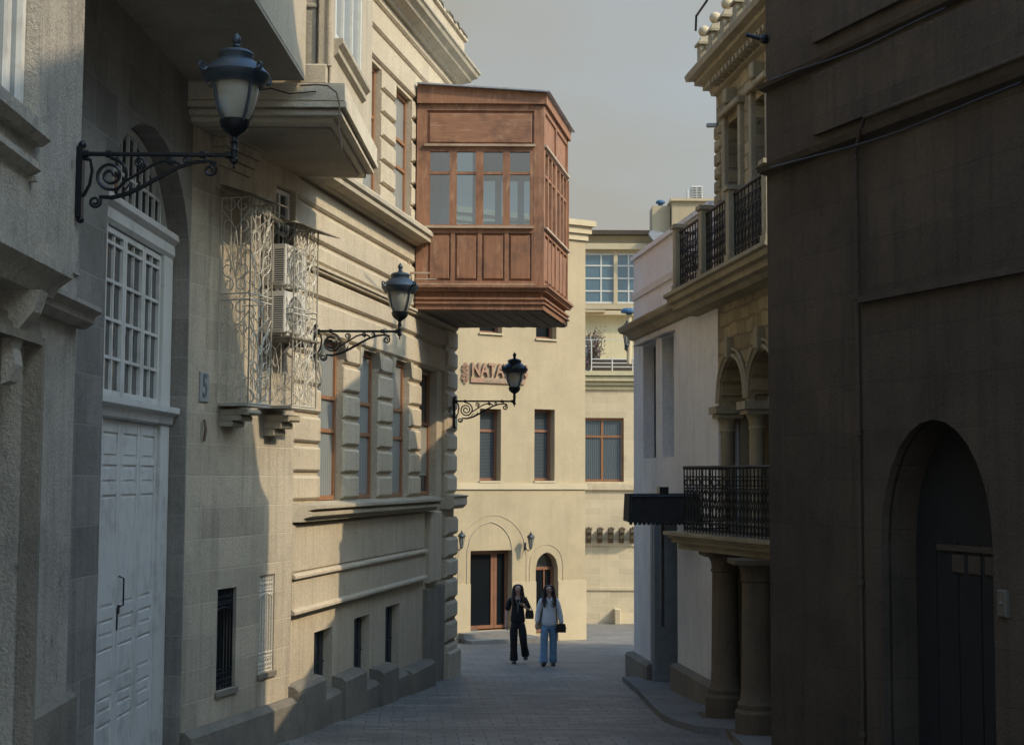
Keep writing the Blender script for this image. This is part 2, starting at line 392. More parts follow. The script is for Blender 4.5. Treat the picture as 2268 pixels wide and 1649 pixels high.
MAT['sign'] = plain('terracotta_sign_letters', (.34, .20, .125), .6, var=.1)
MAT['plate'] = plain('enamel_number_plate', (.27, .28, .27), .4, var=.05)
MAT['platenum'] = plain('number_paint', (.11, .12, .13), .5)
MAT['cable'] = plain('old_cable', (.16, .10, .07), .7)
MAT['blackcable'] = plain('black_cable', (.012, .012, .012), .6)
MAT['metal'] = plain('zinc_sheet', (.33, .34, .35), .5, .4, .2)
MAT['rustmetal'] = plain('rusty_canopy_sheet', (.17, .145, .11), .7, .1, .5)
MAT['blue'] = plain('blue_painted_metal', (.04, .10, .18), .6)
MAT['awning'] = plain('black_awning_cloth', (.012, .013, .014), .85, 0, .4)
MAT['concrete'] = stone('kerb_stone', (.22, .215, .20), (.17, .165, .155), dirt=(.09, .09, .085), dirt_amt=.5, streak=0, bump=.4, seed=71)

def ground_mat():
    m, nt, nd, lk, bs = nmat('street_paving'); bs.inputs['Roughness'].default_value = .62
    ge = nd.new('ShaderNodeNewGeometry'); mp = nd.new('ShaderNodeMapping'); mp.inputs['Rotation'].default_value = (0, 0, radians(-4)); lk.new(ge.outputs['Position'], mp.inputs['Vector'])
    nw = N(nd, 'ShaderNodeTexNoise', Scale=1.5, Detail=3.0); lk.new(mp.outputs[0], nw.inputs['Vector'])
    vm = nd.new('ShaderNodeVectorMath'); vm.operation = 'SCALE'; lk.new(nw.outputs['Color'], vm.inputs[0]); vm.inputs['Scale'].default_value = .16
    va = nd.new('ShaderNodeVectorMath'); va.operation = 'ADD'; lk.new(mp.outputs[0], va.inputs[0]); lk.new(vm.outputs[0], va.inputs[1])
    bt = N(nd, 'ShaderNodeTexBrick', Scale=1.0); bt.inputs['Brick Width'].default_value = .34; bt.inputs['Row Height'].default_value = .19
    bt.inputs['Mortar Size'].default_value = .012; bt.inputs['Mortar Smooth'].default_value = .3
    bt.inputs['Color1'].default_value = (.17, .158, .14, 1); bt.inputs['Color2'].default_value = (.265, .245, .212, 1); bt.inputs['Mortar'].default_value = (.075, .072, .068, 1)
    lk.new(va.outputs[0], bt.inputs['Vector'])
    n3 = N(nd, 'ShaderNodeTexNoise', Scale=.9, Detail=7.0, Roughness=.7); lk.new(ge.outputs['Position'], n3.inputs['Vector'])
    col = mix(nd, lk, ramp(nd, lk, n3.outputs[0], .38, .66, 0, .85), bt.outputs['Color'], (.10, .095, .085))
    pst = posnode(nd, lk, (.5, 4.5, 1)); n5 = N(nd, 'ShaderNodeTexNoise', Scale=.8, Detail=6.0, Roughness=.7); lk.new(pst, n5.inputs['Vector'])
    col = mix(nd, lk, ramp(nd, lk, n5.outputs[0], .52, .72, 0, .8), col, (.30, .27, .225))
    n4 = N(nd, 'ShaderNodeTexNoise', Scale=26.0, Detail=4.0, Roughness=.8); lk.new(ge.outputs['Position'], n4.inputs['Vector'])
    col = mix(nd, lk, 1.0, col, mix(nd, lk, ramp(nd, lk, n4.outputs[0], .3, .7), (.65,) * 3, (1.3,) * 3), 'MULTIPLY')
    lk.new(col, bs.inputs['Base Color'])
    h = nd.new('ShaderNodeMath'); h.operation = 'MULTIPLY_ADD'; lk.new(bt.outputs['Fac'], h.inputs[0]); h.inputs[1].default_value = -1.6; lk.new(n4.outputs[0], h.inputs[2])
    h2 = nd.new('ShaderNodeMath'); h2.operation = 'MULTIPLY_ADD'; lk.new(n3.outputs[0], h2.inputs[0]); h2.inputs[1].default_value = 2.5; lk.new(h.outputs[0], h2.inputs[2])
    b = N(nd, 'ShaderNodeBump', Strength=.55, Distance=.03); lk.new(h2.outputs[0], b.inputs['Height']); lk.new(b.outputs[0], bs.inputs['Normal'])
    lk.new(ramp(nd, lk, n4.outputs[0], .3, .7, .45, .75), bs.inputs['Roughness'])
    return m
MAT['ground'] = ground_mat()

# ------------------------------------------------------------ light
SUN_A, SUN_E = radians(64), radians(38.6)
sdir = Vector((sin(SUN_A) * cos(SUN_E), -cos(SUN_A) * cos(SUN_E), sin(SUN_E)))
sl = bpy.data.lights.new('sun', 'SUN'); sl.energy = 3.2; sl.angle = radians(.53); sl.color = (1.0, .82, .58)
so = bpy.data.objects.new('sun', sl); COL.objects.link(so); so.rotation_mode = 'QUATERNION'
so.rotation_quaternion = sdir.to_track_quat('Z', 'Y'); so.location = (20, -20, 30)
W = bpy.data.worlds.new('World'); SC.world = W; W.use_nodes = True
wn, wl = W.node_tree.nodes, W.node_tree.links
bg = wn['Background']; bg.inputs['Strength'].default_value = .15
sk = wn.new('ShaderNodeTexSky'); sk.sky_type = 'NISHITA'; sk.sun_disc = False; sk.sun_elevation = SUN_E
sk.sun_rotation = atan2(sdir.x, sdir.y); sk.dust_density = 2.5; sk.air_density = 1.2; sk.ozone_density = 1.5
# thin veil of high cloud over the sky
tc = wn.new('ShaderNodeTexCoord'); mp = wn.new('ShaderNodeMapping'); mp.inputs['Scale'].default_value = (1.2, 1.2, 3.5); wl.new(tc.outputs['Generated'], mp.inputs[0])
nz = wn.new('ShaderNodeTexNoise'); nz.inputs['Scale'].default_value = 2.6; nz.inputs['Detail'].default_value = 6; wl.new(mp.outputs[0], nz.inputs['Vector'])
sep = wn.new('ShaderNodeSeparateXYZ'); wl.new(tc.outputs['Generated'], sep.inputs[0])
hz = ramp(wn, wl, sep.outputs['Z'], .32, .60, .97, .0)
nzr = ramp(wn, wl, nz.outputs[0], .32, .68, .94, 1.07)
mf = wn.new('ShaderNodeMath'); mf.operation = 'MULTIPLY'; mf.use_clamp = True; wl.new(hz, mf.inputs[0]); wl.new(nzr, mf.inputs[1])
zen = mix(wn, wl, 1.0, sk.outputs[0], (1.85, 2.45, 2.8), 'MULTIPLY')
veil = mix(wn, wl, mf.outputs[0], zen, (2.76, 2.75, 2.50))
wl.new(veil, bg.inputs['Color'])
SC.view_settings.view_transform = 'Standard'; SC.view_settings.look = 'None'; SC.view_settings.gamma = 1.0; SC.view_settings.exposure = 0.0
SC.render.engine = 'CYCLES'
SC.cycles.max_bounces = 6; SC.cycles.transparent_max_bounces = 16

# ------------------------------------------------------------ ground
mb = MB(); xs = [-150, -40, -12, -6, -3, 0, 3, 6, 12, 40, 150]; ys = [-60, -10, 0, 4, 8, 12, 16.7, 20, 23, 26, 28.5, 33, 38, 43, 48, 60, 70, 200, 400]
for a, b in zip(xs, xs[1:]):
    for c, d in zip(ys, ys[1:]):
        mb.poly([(a, c, g(c)), (b, c, g(c)), (b, d, g(d)), (a, d, g(d))])
gr = mb.build('ground', MAT['ground']); gr['kind'] = 'structure'

# ------------------------------------------------------------ window helper
def window(parent, fr, u0, u1, z0, z1, w, mat, pane, ft=.05, mull=(), trans=(), name='window', label=None, depth=.06, mt=.035, curt=None, arch=None):
    mb = MB()
    for a, b, c, d in ((u0, u0 + ft, z0, z1), (u1 - ft, u1, z0, z1), (u0 + ft, u1 - ft, z0, z0 + ft), (u0 + ft, u1 - ft, z1 - ft, z1)):
        mb.box(fr, a, b, w - depth, w, c, d)
    zz = sorted([z0 + ft] + list(trans) + [z1 - ft])
    for t in trans: mb.box(fr, u0 + ft, u1 - ft, w - depth + .004, w - .006, t - mt / 2, t + mt / 2)
    for u in mull:
        for a, b in zip(zz, zz[1:]):
            mb.box(fr, u - mt / 2, u + mt / 2, w - depth + .008, w - .01, a + (mt / 2 if a in trans else 0), b - (mt / 2 if b in trans else 0))
    o = mb.build(name, mat, parent, label)
    p = MB(); q = w - depth * .6
    p.box(fr, u0 + ft * .5, u1 - ft * .5, q - .006, q, z0 + ft * .5, z1 - ft * .5)
    p.build('pane', pane, o)
    return o

# ============================================================ LEFT: near stone house
NF = Fr(-3.13, 10.3, -2.4)
t = thing('stone_house', 'grey pitted stone house at the left edge with blue-lit window and moulded doorway', 'building', NF.pt(0, 0, g(10.3)))
ue = NF.U(172, 600); un = ue - 6.5
wz = NF.Z(75, 275); wu = NF.U(77, 150)
du = NF.U(50, 1100); dzt = NF.Z(45, 760)
mb = MB()
wall(mb, NF, un, ue, -3.6, 8.5, [(un + 3.2, wu, wz, 5.6, .16), (un + 3.4, du, -3.6, dzt, .4)], back=1.2)
mb.build('wall', MAT['near'], t)
window(t, NF, un + 3.22, wu - .02, wz + .02, 5.5, -.06, MAT['whitepaint'], MAT['skyglass'], ft=.07, mull=[NF.U(22, 150, -.06)], trans=[4.6], mt=.07)
mb = MB()
# moulded architrave round the window, sills, drip moulding, string, door hood
mb.profile(NF, [(0, wz - .02), (.10, wz - .02), (.10, wz - .10), (.05, wz - .14), (0, wz - .14)], un + 3.0, wu + .06)
mb.box(NF, wu, wu + .05, 0, .03, wz, 5.7)
uh = NF.U(68, 362); zh = NF.Z(68, 362)
mb.profile(NF, [(0, zh), (.07, zh - .01), (.07, zh - .05), (0, zh - .09)], un + 2.5, uh)
mb.box(NF, uh - .05, uh, 0, .05, NF.Z(68, 405), zh - .09)
mb.profile(NF, [(0, NF.Z(171, 605)), (.018, NF.Z(171, 605)), (.018, NF.Z(171, 605) - .02), (0, NF.Z(171, 605) - .02)], un, ue - .003)
zl = NF.Z(165, 672)
mb.profile(NF, [(0, zl), (.16, zl - .02), (.16, zl - .05), (.11, zl - .08), (.10, zl - .13), (.04, zl - .17), (0, zl - .17)], NF.U(45, 640), ue + .10)
mb.build('string_moulding', MAT['near'], t)
mb = MB()
zd = NF.Z(50, 640); ud = NF.U(62, 620)
mb.profile(NF, [(0, zd + .16), (.28, zd + .14), (.28, zd + .08), (.20, zd + .02), (.16, zd - .05), (0, zd - .05)], un + 3.0, ud)
mb.box(NF, ud - .30, ud - .05, 0, .22, zd + .16, zd + .26)
mb.build('door_hood', MAT['near'], t)
mb = MB()
uc = NF.U(30, 680)
mb.prism(Fr(*(NF.pt(uc - .2, 0, 0).xy), NF.ang + 90), [(0, zd - .05), (-.001, zd - .62), (.05, zd - .60), (.08, zd - .50), (.06, zd - .40), (.10, zd - .28), (.18, zd - .18), (.22, zd - .05)], 0, -.16)
mb.build('console', MAT['near'], t)
mb = MB()
for k, (wd, pr) in enumerate(((.05, .10), (.10, .06), (.16, .03))):
    a = du + (.0 if k == 0 else [.05, .10, .16][k - 1]); b = du + [.05, .10, .16][k]
    mb.box(NF, a, b, -.02, pr, -3.6, dzt + [.05, .10, .16][k]); mb.box(NF, un + 3.2, a, -.02, pr, dzt + (0 if k == 0 else [.05, .10, .16][k - 1]), dzt + [.05, .10, .16][k])
mb.build('door_surround', MAT['plinth'], t)
mb = MB(); mb.box(NF, un + 3.4, du, -.46, -.38, -3.6, dzt)
for k in range(4): mb.block(NF, du - .42, du - .06, -.38, -.35, -2.9 + k * .8, -2.25 + k * .8, .015)
mb.build('door', MAT['dwood'], t)
zpl = NF.Z(100, 1555)
mb = MB(); mb.profile(NF, [(0, zpl), (.02, zpl), (.06, zpl - .04), (.06, -3.7), (0, -3.7)], du + .16, ue + .06)
mb.build('plinth', MAT['plinth'], t)

# ============================================================ LEFT: arched portal house
AF = Fr(-3.47, 15.2, 1.2); BF = Fr(-3.47, 15.2, 17.0)
t = thing('arched_portal_house', 'limestone house with tall white arched portal, jettied upper storey and balcony slab', 'building', (-3.6, 13.5, g(13.5)))
a0, a1 = AF.U(232, 700), -.05
mb = MB()
wall(mb, AF, -5.0, 0.0, -3.6, 4.2, [(a0, a1, -3.6, 3.38, .30, 'round', 1.15)], back=1.5)
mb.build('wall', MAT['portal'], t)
g1 = (BF.U(480, 1400), BF.U(522, 1400), BF.Z(500, 1525), BF.Z(500, 1302)); g2 = (BF.U(573, 1380), BF.U(607, 1380), BF.Z(590, 1487), BF.Z(590, 1272))
be = BF.U(650, 1000)
uw = (BF.U(612, 450), BF.U(655, 450))
mb = MB(); wall(mb, BF, 0, be, -3.8, 4.2, [g1 + (.18,), g2 + (.10,), (uw[0], uw[1], 1.9, 3.55, .15)], back=1.5)
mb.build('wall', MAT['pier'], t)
window(t, BF, uw[0] + .01, uw[1] - .01, 1.92, 3.53, -.08, MAT['whitepaint'], MAT['glass'], ft=.05, mull=[(uw[0] + uw[1]) / 2], trans=[3.0])
# plinth
mb = MB(); zp = BF.Z(520, 1582)
mb.profile(BF, [(0, zp), (.05, zp), (.13, zp - .06), (.13, -3.9), (0, -3.9)], .0, be + .1)
mb.build('plinth', MAT['plinth'], t)
mb = MB(); mb.box(AF, a0 - .2, .06, -.25, .28, -3.4, zp - .12); mb.build('doorstep', MAT['plinth'], t)
# pier capital
p0, p1 = BF.U(478, 400), BF.U(542, 400)
mb = MB(); mb.box(BF, p0, p1, 0, .05, 3.2, 3.45)
for k in range(4): mb.box(BF, p0 - .02 - .03 * k, p1 + .02 + .03 * k, 0, .08 + .045 * k, 3.45 + .10 * k + .004, 3.55 + .10 * k)
mb.box(BF, p0 - .1, p1 + .12, 0, .24, 3.854, 4.17)
mb.build('pilaster', MAT['pier'], t)
# jettied storey
mb = MB()
OX0, OX1 = -2.22 - .028 * 4.9, -2.22
mb.plan([(-4.9, 10.2), (OX0, 10.2), (OX1, 14.9), (-4.9, 14.9)], 4.24, 9.5)
mb.build('jettied_storey', MAT['upper'], t)
mb = MB(); mb.plan([(-4.9, 10.2), (OX0 - .004, 10.2), (OX1 - .004, 14.896), (-4.9, 14.896)], 4.20, 4.24)
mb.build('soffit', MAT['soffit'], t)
# balcony slab
SLB = [(-2.84, 15.2), (-1.84, 15.2), (-1.76, 18.0), (-2.9, 18.0)]
def slab(mb, d, z0, z1):
    mb.plan([(-3.5, 14.96 - d), (-1.82 + d, 14.96 - d), (-1.76 + d, 18.0 + d * .3), (-2.75, 18.0 + d * .3)], z0, z1)
mb = MB(); slab(mb, -.12, 3.80, 3.85); slab(mb, -.02, 3.854, 3.90); slab(mb, -.06, 3.902, 3.925); slab(mb, .03, 3.928, 3.985); slab(mb, .0, 3.987, 4.003); slab(mb, .015, 4.005, 4.19)
mb.build('balcony_slab', MAT['slab'], t)
mb = MB(); mb.plan([(-3.4, 15.3), (-2.0, 15.3), (-1.95, 17.75), (-2.8, 17.75)], 3.77, 3.797)
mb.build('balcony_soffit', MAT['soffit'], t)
UF = Fr(-1.98, 15.12, 2.95)
mb = MB(); ulen = 2.93
wu0, wu1 = UF.U(741, 100), UF.U(800, 150)
wz0 = UF.Z(741, 88)
wall(mb, UF, 0, ulen, 4.194, 9.5, [(wu0, wu1, wz0, 7.6, .12)], back=2.4)
mb.build('upper_wall', MAT['upper'], t)
window(t, UF, wu0 + .01, wu1 - .01, wz0 + .01, 7.5, .0, MAT['acwhite'], MAT['paleglass'], ft=.09, mull=[wu0 + (wu1 - wu0) * k / 3 for k in (1, 2)], mt=.06, label='bright white window above the balcony slab')
mb = MB()
mb.profile(UF, [(0, wz0), (.10, wz0), (.10, wz0 - .05), (.05, wz0 - .10), (.05, wz0 - .16), (.0, wz0 - .2)], wu0 - .05, wu1 + .1)
mb.build('window_sill', MAT['mould'], t)
# near end wall with pilaster strips
EF = Fr(-2.30, 15.12, 90)
mb = MB(); mb.block(EF, .02, .16, 0, .05, 4.20, 9.4, .01); mb.block(EF, .19, .30, 0, .09, 4.20, 9.4, .01)
mb.block(EF, .0, .30, 0, .12, 4.195, 4.42, .02); mb.block(EF, .0, .17, 0, .07, 5.05, 5.1, .01)
mb.build('corner_pilaster', MAT['mould'], t)
mb = MB(); x0 = -2.05
mb.tube([(-1.99, 15.04, 4.4), (-1.985, 15.04, 9.3)], .035, 10)
mb.build('drainpipe', MAT['mould'], t)
# portal door
dw = -.20
L = [AF.U(x, 1200, dw) for x in (262, 305, 343)]
lw_ = L[2] - L[1]
dl = a0 + .02; dr = a1 - .02
ztop = AF.Z(330, 935, dw) ; zt2 = AF.Z(330, 510, dw)
zsill = .52
mb = MB()
mb.box(AF, L[2] + .01, dr, dw - .08, dw + .03, -3.1, zsill)           # right jamb post
mb.box(AF, dl, L[0] - lw_ - .03, dw - .08, dw + .03, -3.1, zsill)
mb.box(AF, L[2] + .01, dr, dw - .08, dw + .03, zsill + .2, 2.30)
mb.box(AF, dl, L[0] - lw_ - .03, dw - .08, dw + .03, zsill + .2, 2.30)
mb.profile(AF, [(dw - .1, 2.55), (dw + .10, 2.55), (dw + .10, 2.49), (dw + .05, 2.44), (dw + .05, 2.34), (dw + .02, 2.30), (dw - .1, 2.30)], dl, dr)
mb.profile(AF, [(dw - .1, zsill + .2), (dw + .14, zsill + .19), (dw + .14, zsill + .13), (dw + .08, zsill + .10), (dw + .06, zsill + .02), (dw + .02, zsill), (dw - .1, zsill)], dl, dr)
df = mb.build('door_frame', MAT['whitepaint'], t)
edges = [L[0] - lw_ * 1.0, L[0], L[1], L[2]]
for k in range(3):
    a, b = edges[k] + .006, edges[k + 1] - .006
    mb = MB(); mb.box(AF, a, b, dw - .06, dw - .015, -3.05, zsill - .004)
    for s_ in (0, 1):
        uA = a if s_ == 0 else b - .09; mb.box(AF, uA, uA + .09, dw - .016, dw, -3.05, zsill - .004)
    for za, zb in ((zsill - .12, zsill - .004), (.10, .16), (-.18, -.08), (-1.32, -1.22), (-1.58, -1.48), (-2.02, -1.90), (-2.26, -2.16), (-3.05, -2.85)):
        mb.box(AF, a + .09, b - .09, dw - .016, dw - .003, za, zb)
    for za, zb in ((.19, zsill - .15), (-.05, .07), (-1.19, -.21), (-1.45, -1.35), (-1.87, -1.61), (-2.13, -2.05), (-2.82, -2.29)):
        mb.block(AF, a + .115, b - .115, dw - .016, dw - .006, za, zb, .007)
    leaf = mb.build('door_leaf', MAT['whitepaint'], t, smooth=False)
    # glazed leaf above
    wdw = window(t, AF, a, b, zsill + .21, 2.29, dw, MAT['whitepaint'], MAT['glass'], ft=.055, mull=[(a + b) / 2], trans=[zsill + .21 + .355 * q for q in (1, 2, 3, 4)], mt=.03, name='glazed_leaf')
    if k == 1:
        hx = a + .03
        h = MB(); h.tube([AF.pt(hx, dw + .0, -.95), AF.pt(hx, dw + .05, -.97), AF.pt(hx, dw + .05, -1.22), AF.pt(hx, dw, -1.24)], .008, 8)
        h.box(AF, hx - .02, hx + .02, dw, dw + .012, -1.3, -1.22); h.box(AF, hx - .045, hx - .03, dw, dw + .012, -1.45, -1.24)
        h.build('handle', MAT['iron'], leaf)
# lunette
mb = MB(); cxu = (dl + dr) / 2
ap = arcpts((dl - .02, dr + .02, 0, 3.36), 'round', 1.13, 24)
for i in range(0, len(ap) - 1):
    mb.prism(AF, [ap[i], ap[i + 1], (cxu + (ap[i + 1][0] - cxu) * .96, 2.25 + (ap[i + 1][1] - 2.25) * .94), (cxu + (ap[i][0] - cxu) * .96, 2.25 + (ap[i][1] - 2.25) * .94)], dw - .07, dw - .02)
def arcz(u):
    q = (u - cxu) / ((dr - dl) / 2); return 2.23 + 1.08 * sqrt(max(0, 1 - q * q))
uu_ = dl + .18
while uu_ < dr - .1:
    mb.box(AF, uu_ - .013, uu_ + .013, dw - .06, dw - .03, 2.56, arcz(uu_)); uu_ += .235
mb.box(AF, dl + .03, dr - .03, dw - .058, dw - .032, 2.86, 2.89)
lun = mb.build('fanlight', MAT['whitepaint'], t)
mb = MB(); mb.prism(AF, [(dl, 2.56)] + [(u, z) for u, z in ap if z > 2.57] + [(dr, 2.56)], dw - .085, dw - .078); mb.build('pane', MAT['glass'], lun)
# number plate
mb = MB(); n0, n1 = BF.U(440, 856), BF.U(460, 856); nz0, nz1 = BF.Z(450, 890), BF.Z(450, 824)
mb.block(BF, n0, n1, 0.0, .02, nz0, nz1, .006); plt = mb.build('number_plate', MAT['plate'], t)

def text_mesh(s, fr, u, w, z, size, mat, parent, name, depth=.01, align='CENTER', bold=0.0, sx=1.0):
    cu = bpy.data.curves.new('txt', 'FONT'); cu.body = s; cu.size = size; cu.extrude = depth; cu.align_x = align; cu.align_y = 'CENTER'; cu.offset = bold
    to = bpy.data.objects.new('txt', cu); COL.objects.link(to)
    bpy.context.view_layer.update()
    me = bpy.data.meshes.new_from_object(to.evaluated_get(bpy.context.evaluated_depsgraph_get()))
    bpy.data.objects.remove(to); bpy.data.curves.remove(cu)
    off = rootloc(parent)
    for v in me.vertices:
        p = fr.pt(u + v.co.x * sx * (1 if fr.side > 0 else -1), w + v.co.z, z + v.co.y) - off
        v.co = p
    me.name = name; me.materials.clear(); me.materials.append(mat); me.update()
    o = bpy.data.objects.new(name, me); COL.objects.link(o); o.parent = parent
    ROOTLOC[o.name] = off
    return o
text_mesh('5', BF, (n0 + n1) / 2, .022, (nz0 + nz1) / 2, .36, MAT['platenum'], plt, 'numeral', .003, bold=.006, sx=.62)
mb = MB(); q = BF.pt(BF.U(447, 950), .03, BF.Z(447, 950)); mb.tube([q + Vector((0, 0, .1)), q + Vector((.02, -.02, .0)), q + Vector((0, 0, -.13))], .016, 8)
mb.build('wall_hook', MAT['cable'], t)
# grilles
def grille(fr, g_, w, mat, parent, arched=True):
    a, b, c, d = g_; mb = MB(); r = .013
    n = 6
    for i in range(n + 1):
        u = a + .01 + (b - a - .02) * i / n; mb.tube([fr.pt(u, w, c + .01), fr.pt(u, w, d - .01)], r, 5)
    H = d - c
    for z in (c + .01, c + .16 * H, c + .2 * H, d - .2 * H, d - .16 * H, d - .01): mb.tube([fr.pt(a, w, z), fr.pt(b, w, z)], r, 5)
    for zc in (c + .09 * H, d - .09 * H):
        for i in range(n):
            uc = a + .01 + (b - a - .02) * (i + .5) / n; rad = (b - a) / n * .42
            for sgn in (-1, 1):
                mb.tube([fr.pt(uc + rad * cos(q * pi / 4), w, zc + sgn * rad * 1.0 + rad * 1.0 * sin(q * pi / 4)) for q in range(9)], .009, 4)
    if arched: mb.tube([fr.pt(a + (b - a) * k / 8, w + .005, d - .24 * H - .0 + .05 * H * sin(pi * k / 8)) for k in range(9)], .012, 5)
    return mb.build('window_grille', mat, parent)
grille(BF, g2, -.03, MAT['whiteiron'], t).__setitem__('label', 'cream wrought iron grille in the sunlit strip of the wall')
grille(BF, g1, -.05, MAT['iron'], t).__setitem__('label', 'black iron grille over the shaded basement window')
for gg, pm in ((g1, MAT['glass']), (g2, MAT['metal'])):
    mb = MB(); dd = .17 if gg is g1 else .09
    mb.box(BF, gg[0], gg[1], -dd - .02, -dd, gg[2], gg[3]); mb.build('basement_pane', pm, t)
    mb = MB(); mb.box(BF, gg[0] - .03, gg[1] + .03, -.02, .03, gg[2] - .06, gg[2] - .003); mb.build('window_sill', MAT['plinth'], t)
# corbels carrying the iron cages
for (x0, x1, yy0, yy1, wd) in ((487, 552, 905, 940, .36), (584, 634, 918, 960, .34)):
    uA = BF.U(x0, 920); wc = .30
    z1_, z0_ = BF.Z(x0, yy0), BF.Z(x0, yy1)
    mb = MB(); st = 3
    for k in range(st):
        f = k / st
        mb.block(BF, uA, uA + .30, 0, wd * (1 - .28 * k), z1_ - (z1_ - z0_) * (k + 1) / st * 1.1, z1_ - (z1_ - z0_) * k / st * 1.1 - .004, .02)
    mb.build('corbel', MAT['mould'], t)

# ---- iron cages
def sp_pts(fr2d, cx, cz, r, turns, start, n=18, r1=.25):
    return [(cx + r * (1 - (1 - r1) * k / n) * cos(start + turns * 2 * pi * k / n), cz + r * (1 - (1 - r1) * k / n) * sin(start + turns * 2 * pi * k / n)) for k in range(n + 1)]
def cage(name, label, u0, u1, w1, z0, z1, dense):
    t = thing(name, label, 'iron cage', BF.pt(u0, 0, z0), 'wrought iron cages hung on the pier wall')
    def panel(P, wid, nm, nb, style):
        mb = MB(); r = .007
        for a in range(nb + 1):
            x = wid * a / nb; mb.tube([P(x, z0), P(x, z1)], .010 if a in (0, nb) else r * .8, 5)
        H = z1 - z0
        for f in (0, .5, .53, 1): mb.tube([P(0, z0 + H * f), P(wid, z0 + H * f)], .009, 5)
        # scrollwork
        for f0, f1 in ((0, .5), (.53, 1)):
            za, zb = z0 + H * f0, z0 + H * f1; c = wid / 2; s = wid * .23
            for sg in (-1, 1):
                for zc, st in ((zb - s * 1.1, pi / 2), (zb - s * 3.6, -pi / 2), (za + s * 1.1, pi / 2), (za + s * 3.2, -pi / 2)):
                    mb.tube([P(*q) for q in sp_pts(None, c + sg * s, zc, s, sg * .9, st)], r, 5)
                mb.tube([P(c, za + s * 4.5), P(c + sg * wid * .2, za + s * 6), P(c + sg * wid * .44, za + s * 7)], r * .8, 5)
                mb.tube([P(c + sg * wid * .48, zb - s * 1.5), P(c, zb - s * 4.2), P(c + sg * .1 * wid, za + (zb - za) * .4), P(c, za + s * 2)], r * .8, 5)
                if style:
                    for q in range(4):
                        mb.tube([P(c, za + (zb - za) * q / 4), P(c + sg * wid * .46, za + (zb - za) * (q + .5) / 4), P(c, za + (zb - za) * (q + 1) / 4)], r * .6, 4)
        return mb.build(nm, MAT['whiteiron'], t)
    panel(lambda x, z: BF.pt(u0, x, z), w1, 'end_panel', 3, False)
    panel(lambda x, z: BF.pt(u1, x, z), w1, 'end_panel', 3, False)
    panel(lambda x, z: BF.pt(u0 + x, w1, z), u1 - u0, 'front_panel', dense, True)
    mb = MB(); mb.box(BF, u0, u1, 0, w1, z0 - .03, z0 - .01); mb.build('floor_plate', MAT['whiteiron'], t)
    return t
c0 = BF.U(486, 700); cz1, cz0 = BF.Z(486, 437), BF.Z(486, 893)
cage('iron_cage', 'tall cream scrollwork cage over the window, nearest the white portal', c0, c0 + .54, .37, cz0, cz1, 5)
c2 = 1.62
cz21 = 1.0
cage('iron_cage', 'cream scrollwork cage enclosing the two air conditioners', c2, c2 + .66, .44, cz0 + .02, cz1 - .12, 6)
# dry creeper stems tangled over the cages
mb = MB()
for k in range(16):
    u = random.uniform(c0 + .15, c0 + .54); z = random.uniform(cz1 - .35, cz1 + .08); w = random.uniform(.3, .42)
    pts = [BF.pt(u, w, z)]
    for q in range(5):
        u += random.uniform(-.05, .05); z -= random.uniform(.03, .16); w += random.uniform(-.02, .02); pts.append(BF.pt(u, w, z))
    mb.tube(pts, .004, 3)
for k in range(7):
    u = random.uniform(c2 + .4, c2 + .66); z = random.uniform(cz0 + .1, cz1 - .2); w = .43; pts = [BF.pt(u, w, z)]
    for q in range(5):
        u += random.uniform(-.04, .04); z -= random.uniform(.03, .13); w += random.uniform(-.01, .015); pts.append(BF.pt(u, w, z))
    mb.tube(pts, .004, 3)
for k in range(7):
    p = BF.pt(c0 + random.uniform(.1, .3), .38, cz1 - .12 + random.uniform(-.03, .05)); d = BF.t * random.uniform(.4, .6) + Vector((.04, 0, random.uniform(-.08, .05)))
    mb.tube([p, p + d * .5 + Vector((0, 0, .02)), p + d], .005, 3)
o = mb.build('dry_creeper', MAT['whiteiron']); tag(o, 'pale dry creeper twigs tangled through the scrollwork cages', 'creeper')
# canopies
for (ua, ub, wz_, zz, nm, lb) in ((c0 - .12, c0 + .66, .50, cz1 + .14, 'sheet_canopy', 'thin rusty sheet canopy over the taller iron cage'), (c2 - .05, c2 + .95, .60, cz1 - .02, 'sheet_canopy', 'thin rusty sheet canopy over the cage with air conditioners')):
    mb = MB(); P = BF.pt
    mb.hexa([P(ua, 0, zz), P(ub, 0, zz), P(ub, wz_, zz - .16), P(ua, wz_, zz - .16), P(ua, 0, zz + .012), P(ub, 0, zz + .012), P(ub, wz_, zz - .148), P(ua, wz_, zz - .148)])
    o = mb.build(nm, MAT['rustmetal']); tag(o, lb, 'canopy', 'sheet canopies over the iron cages')
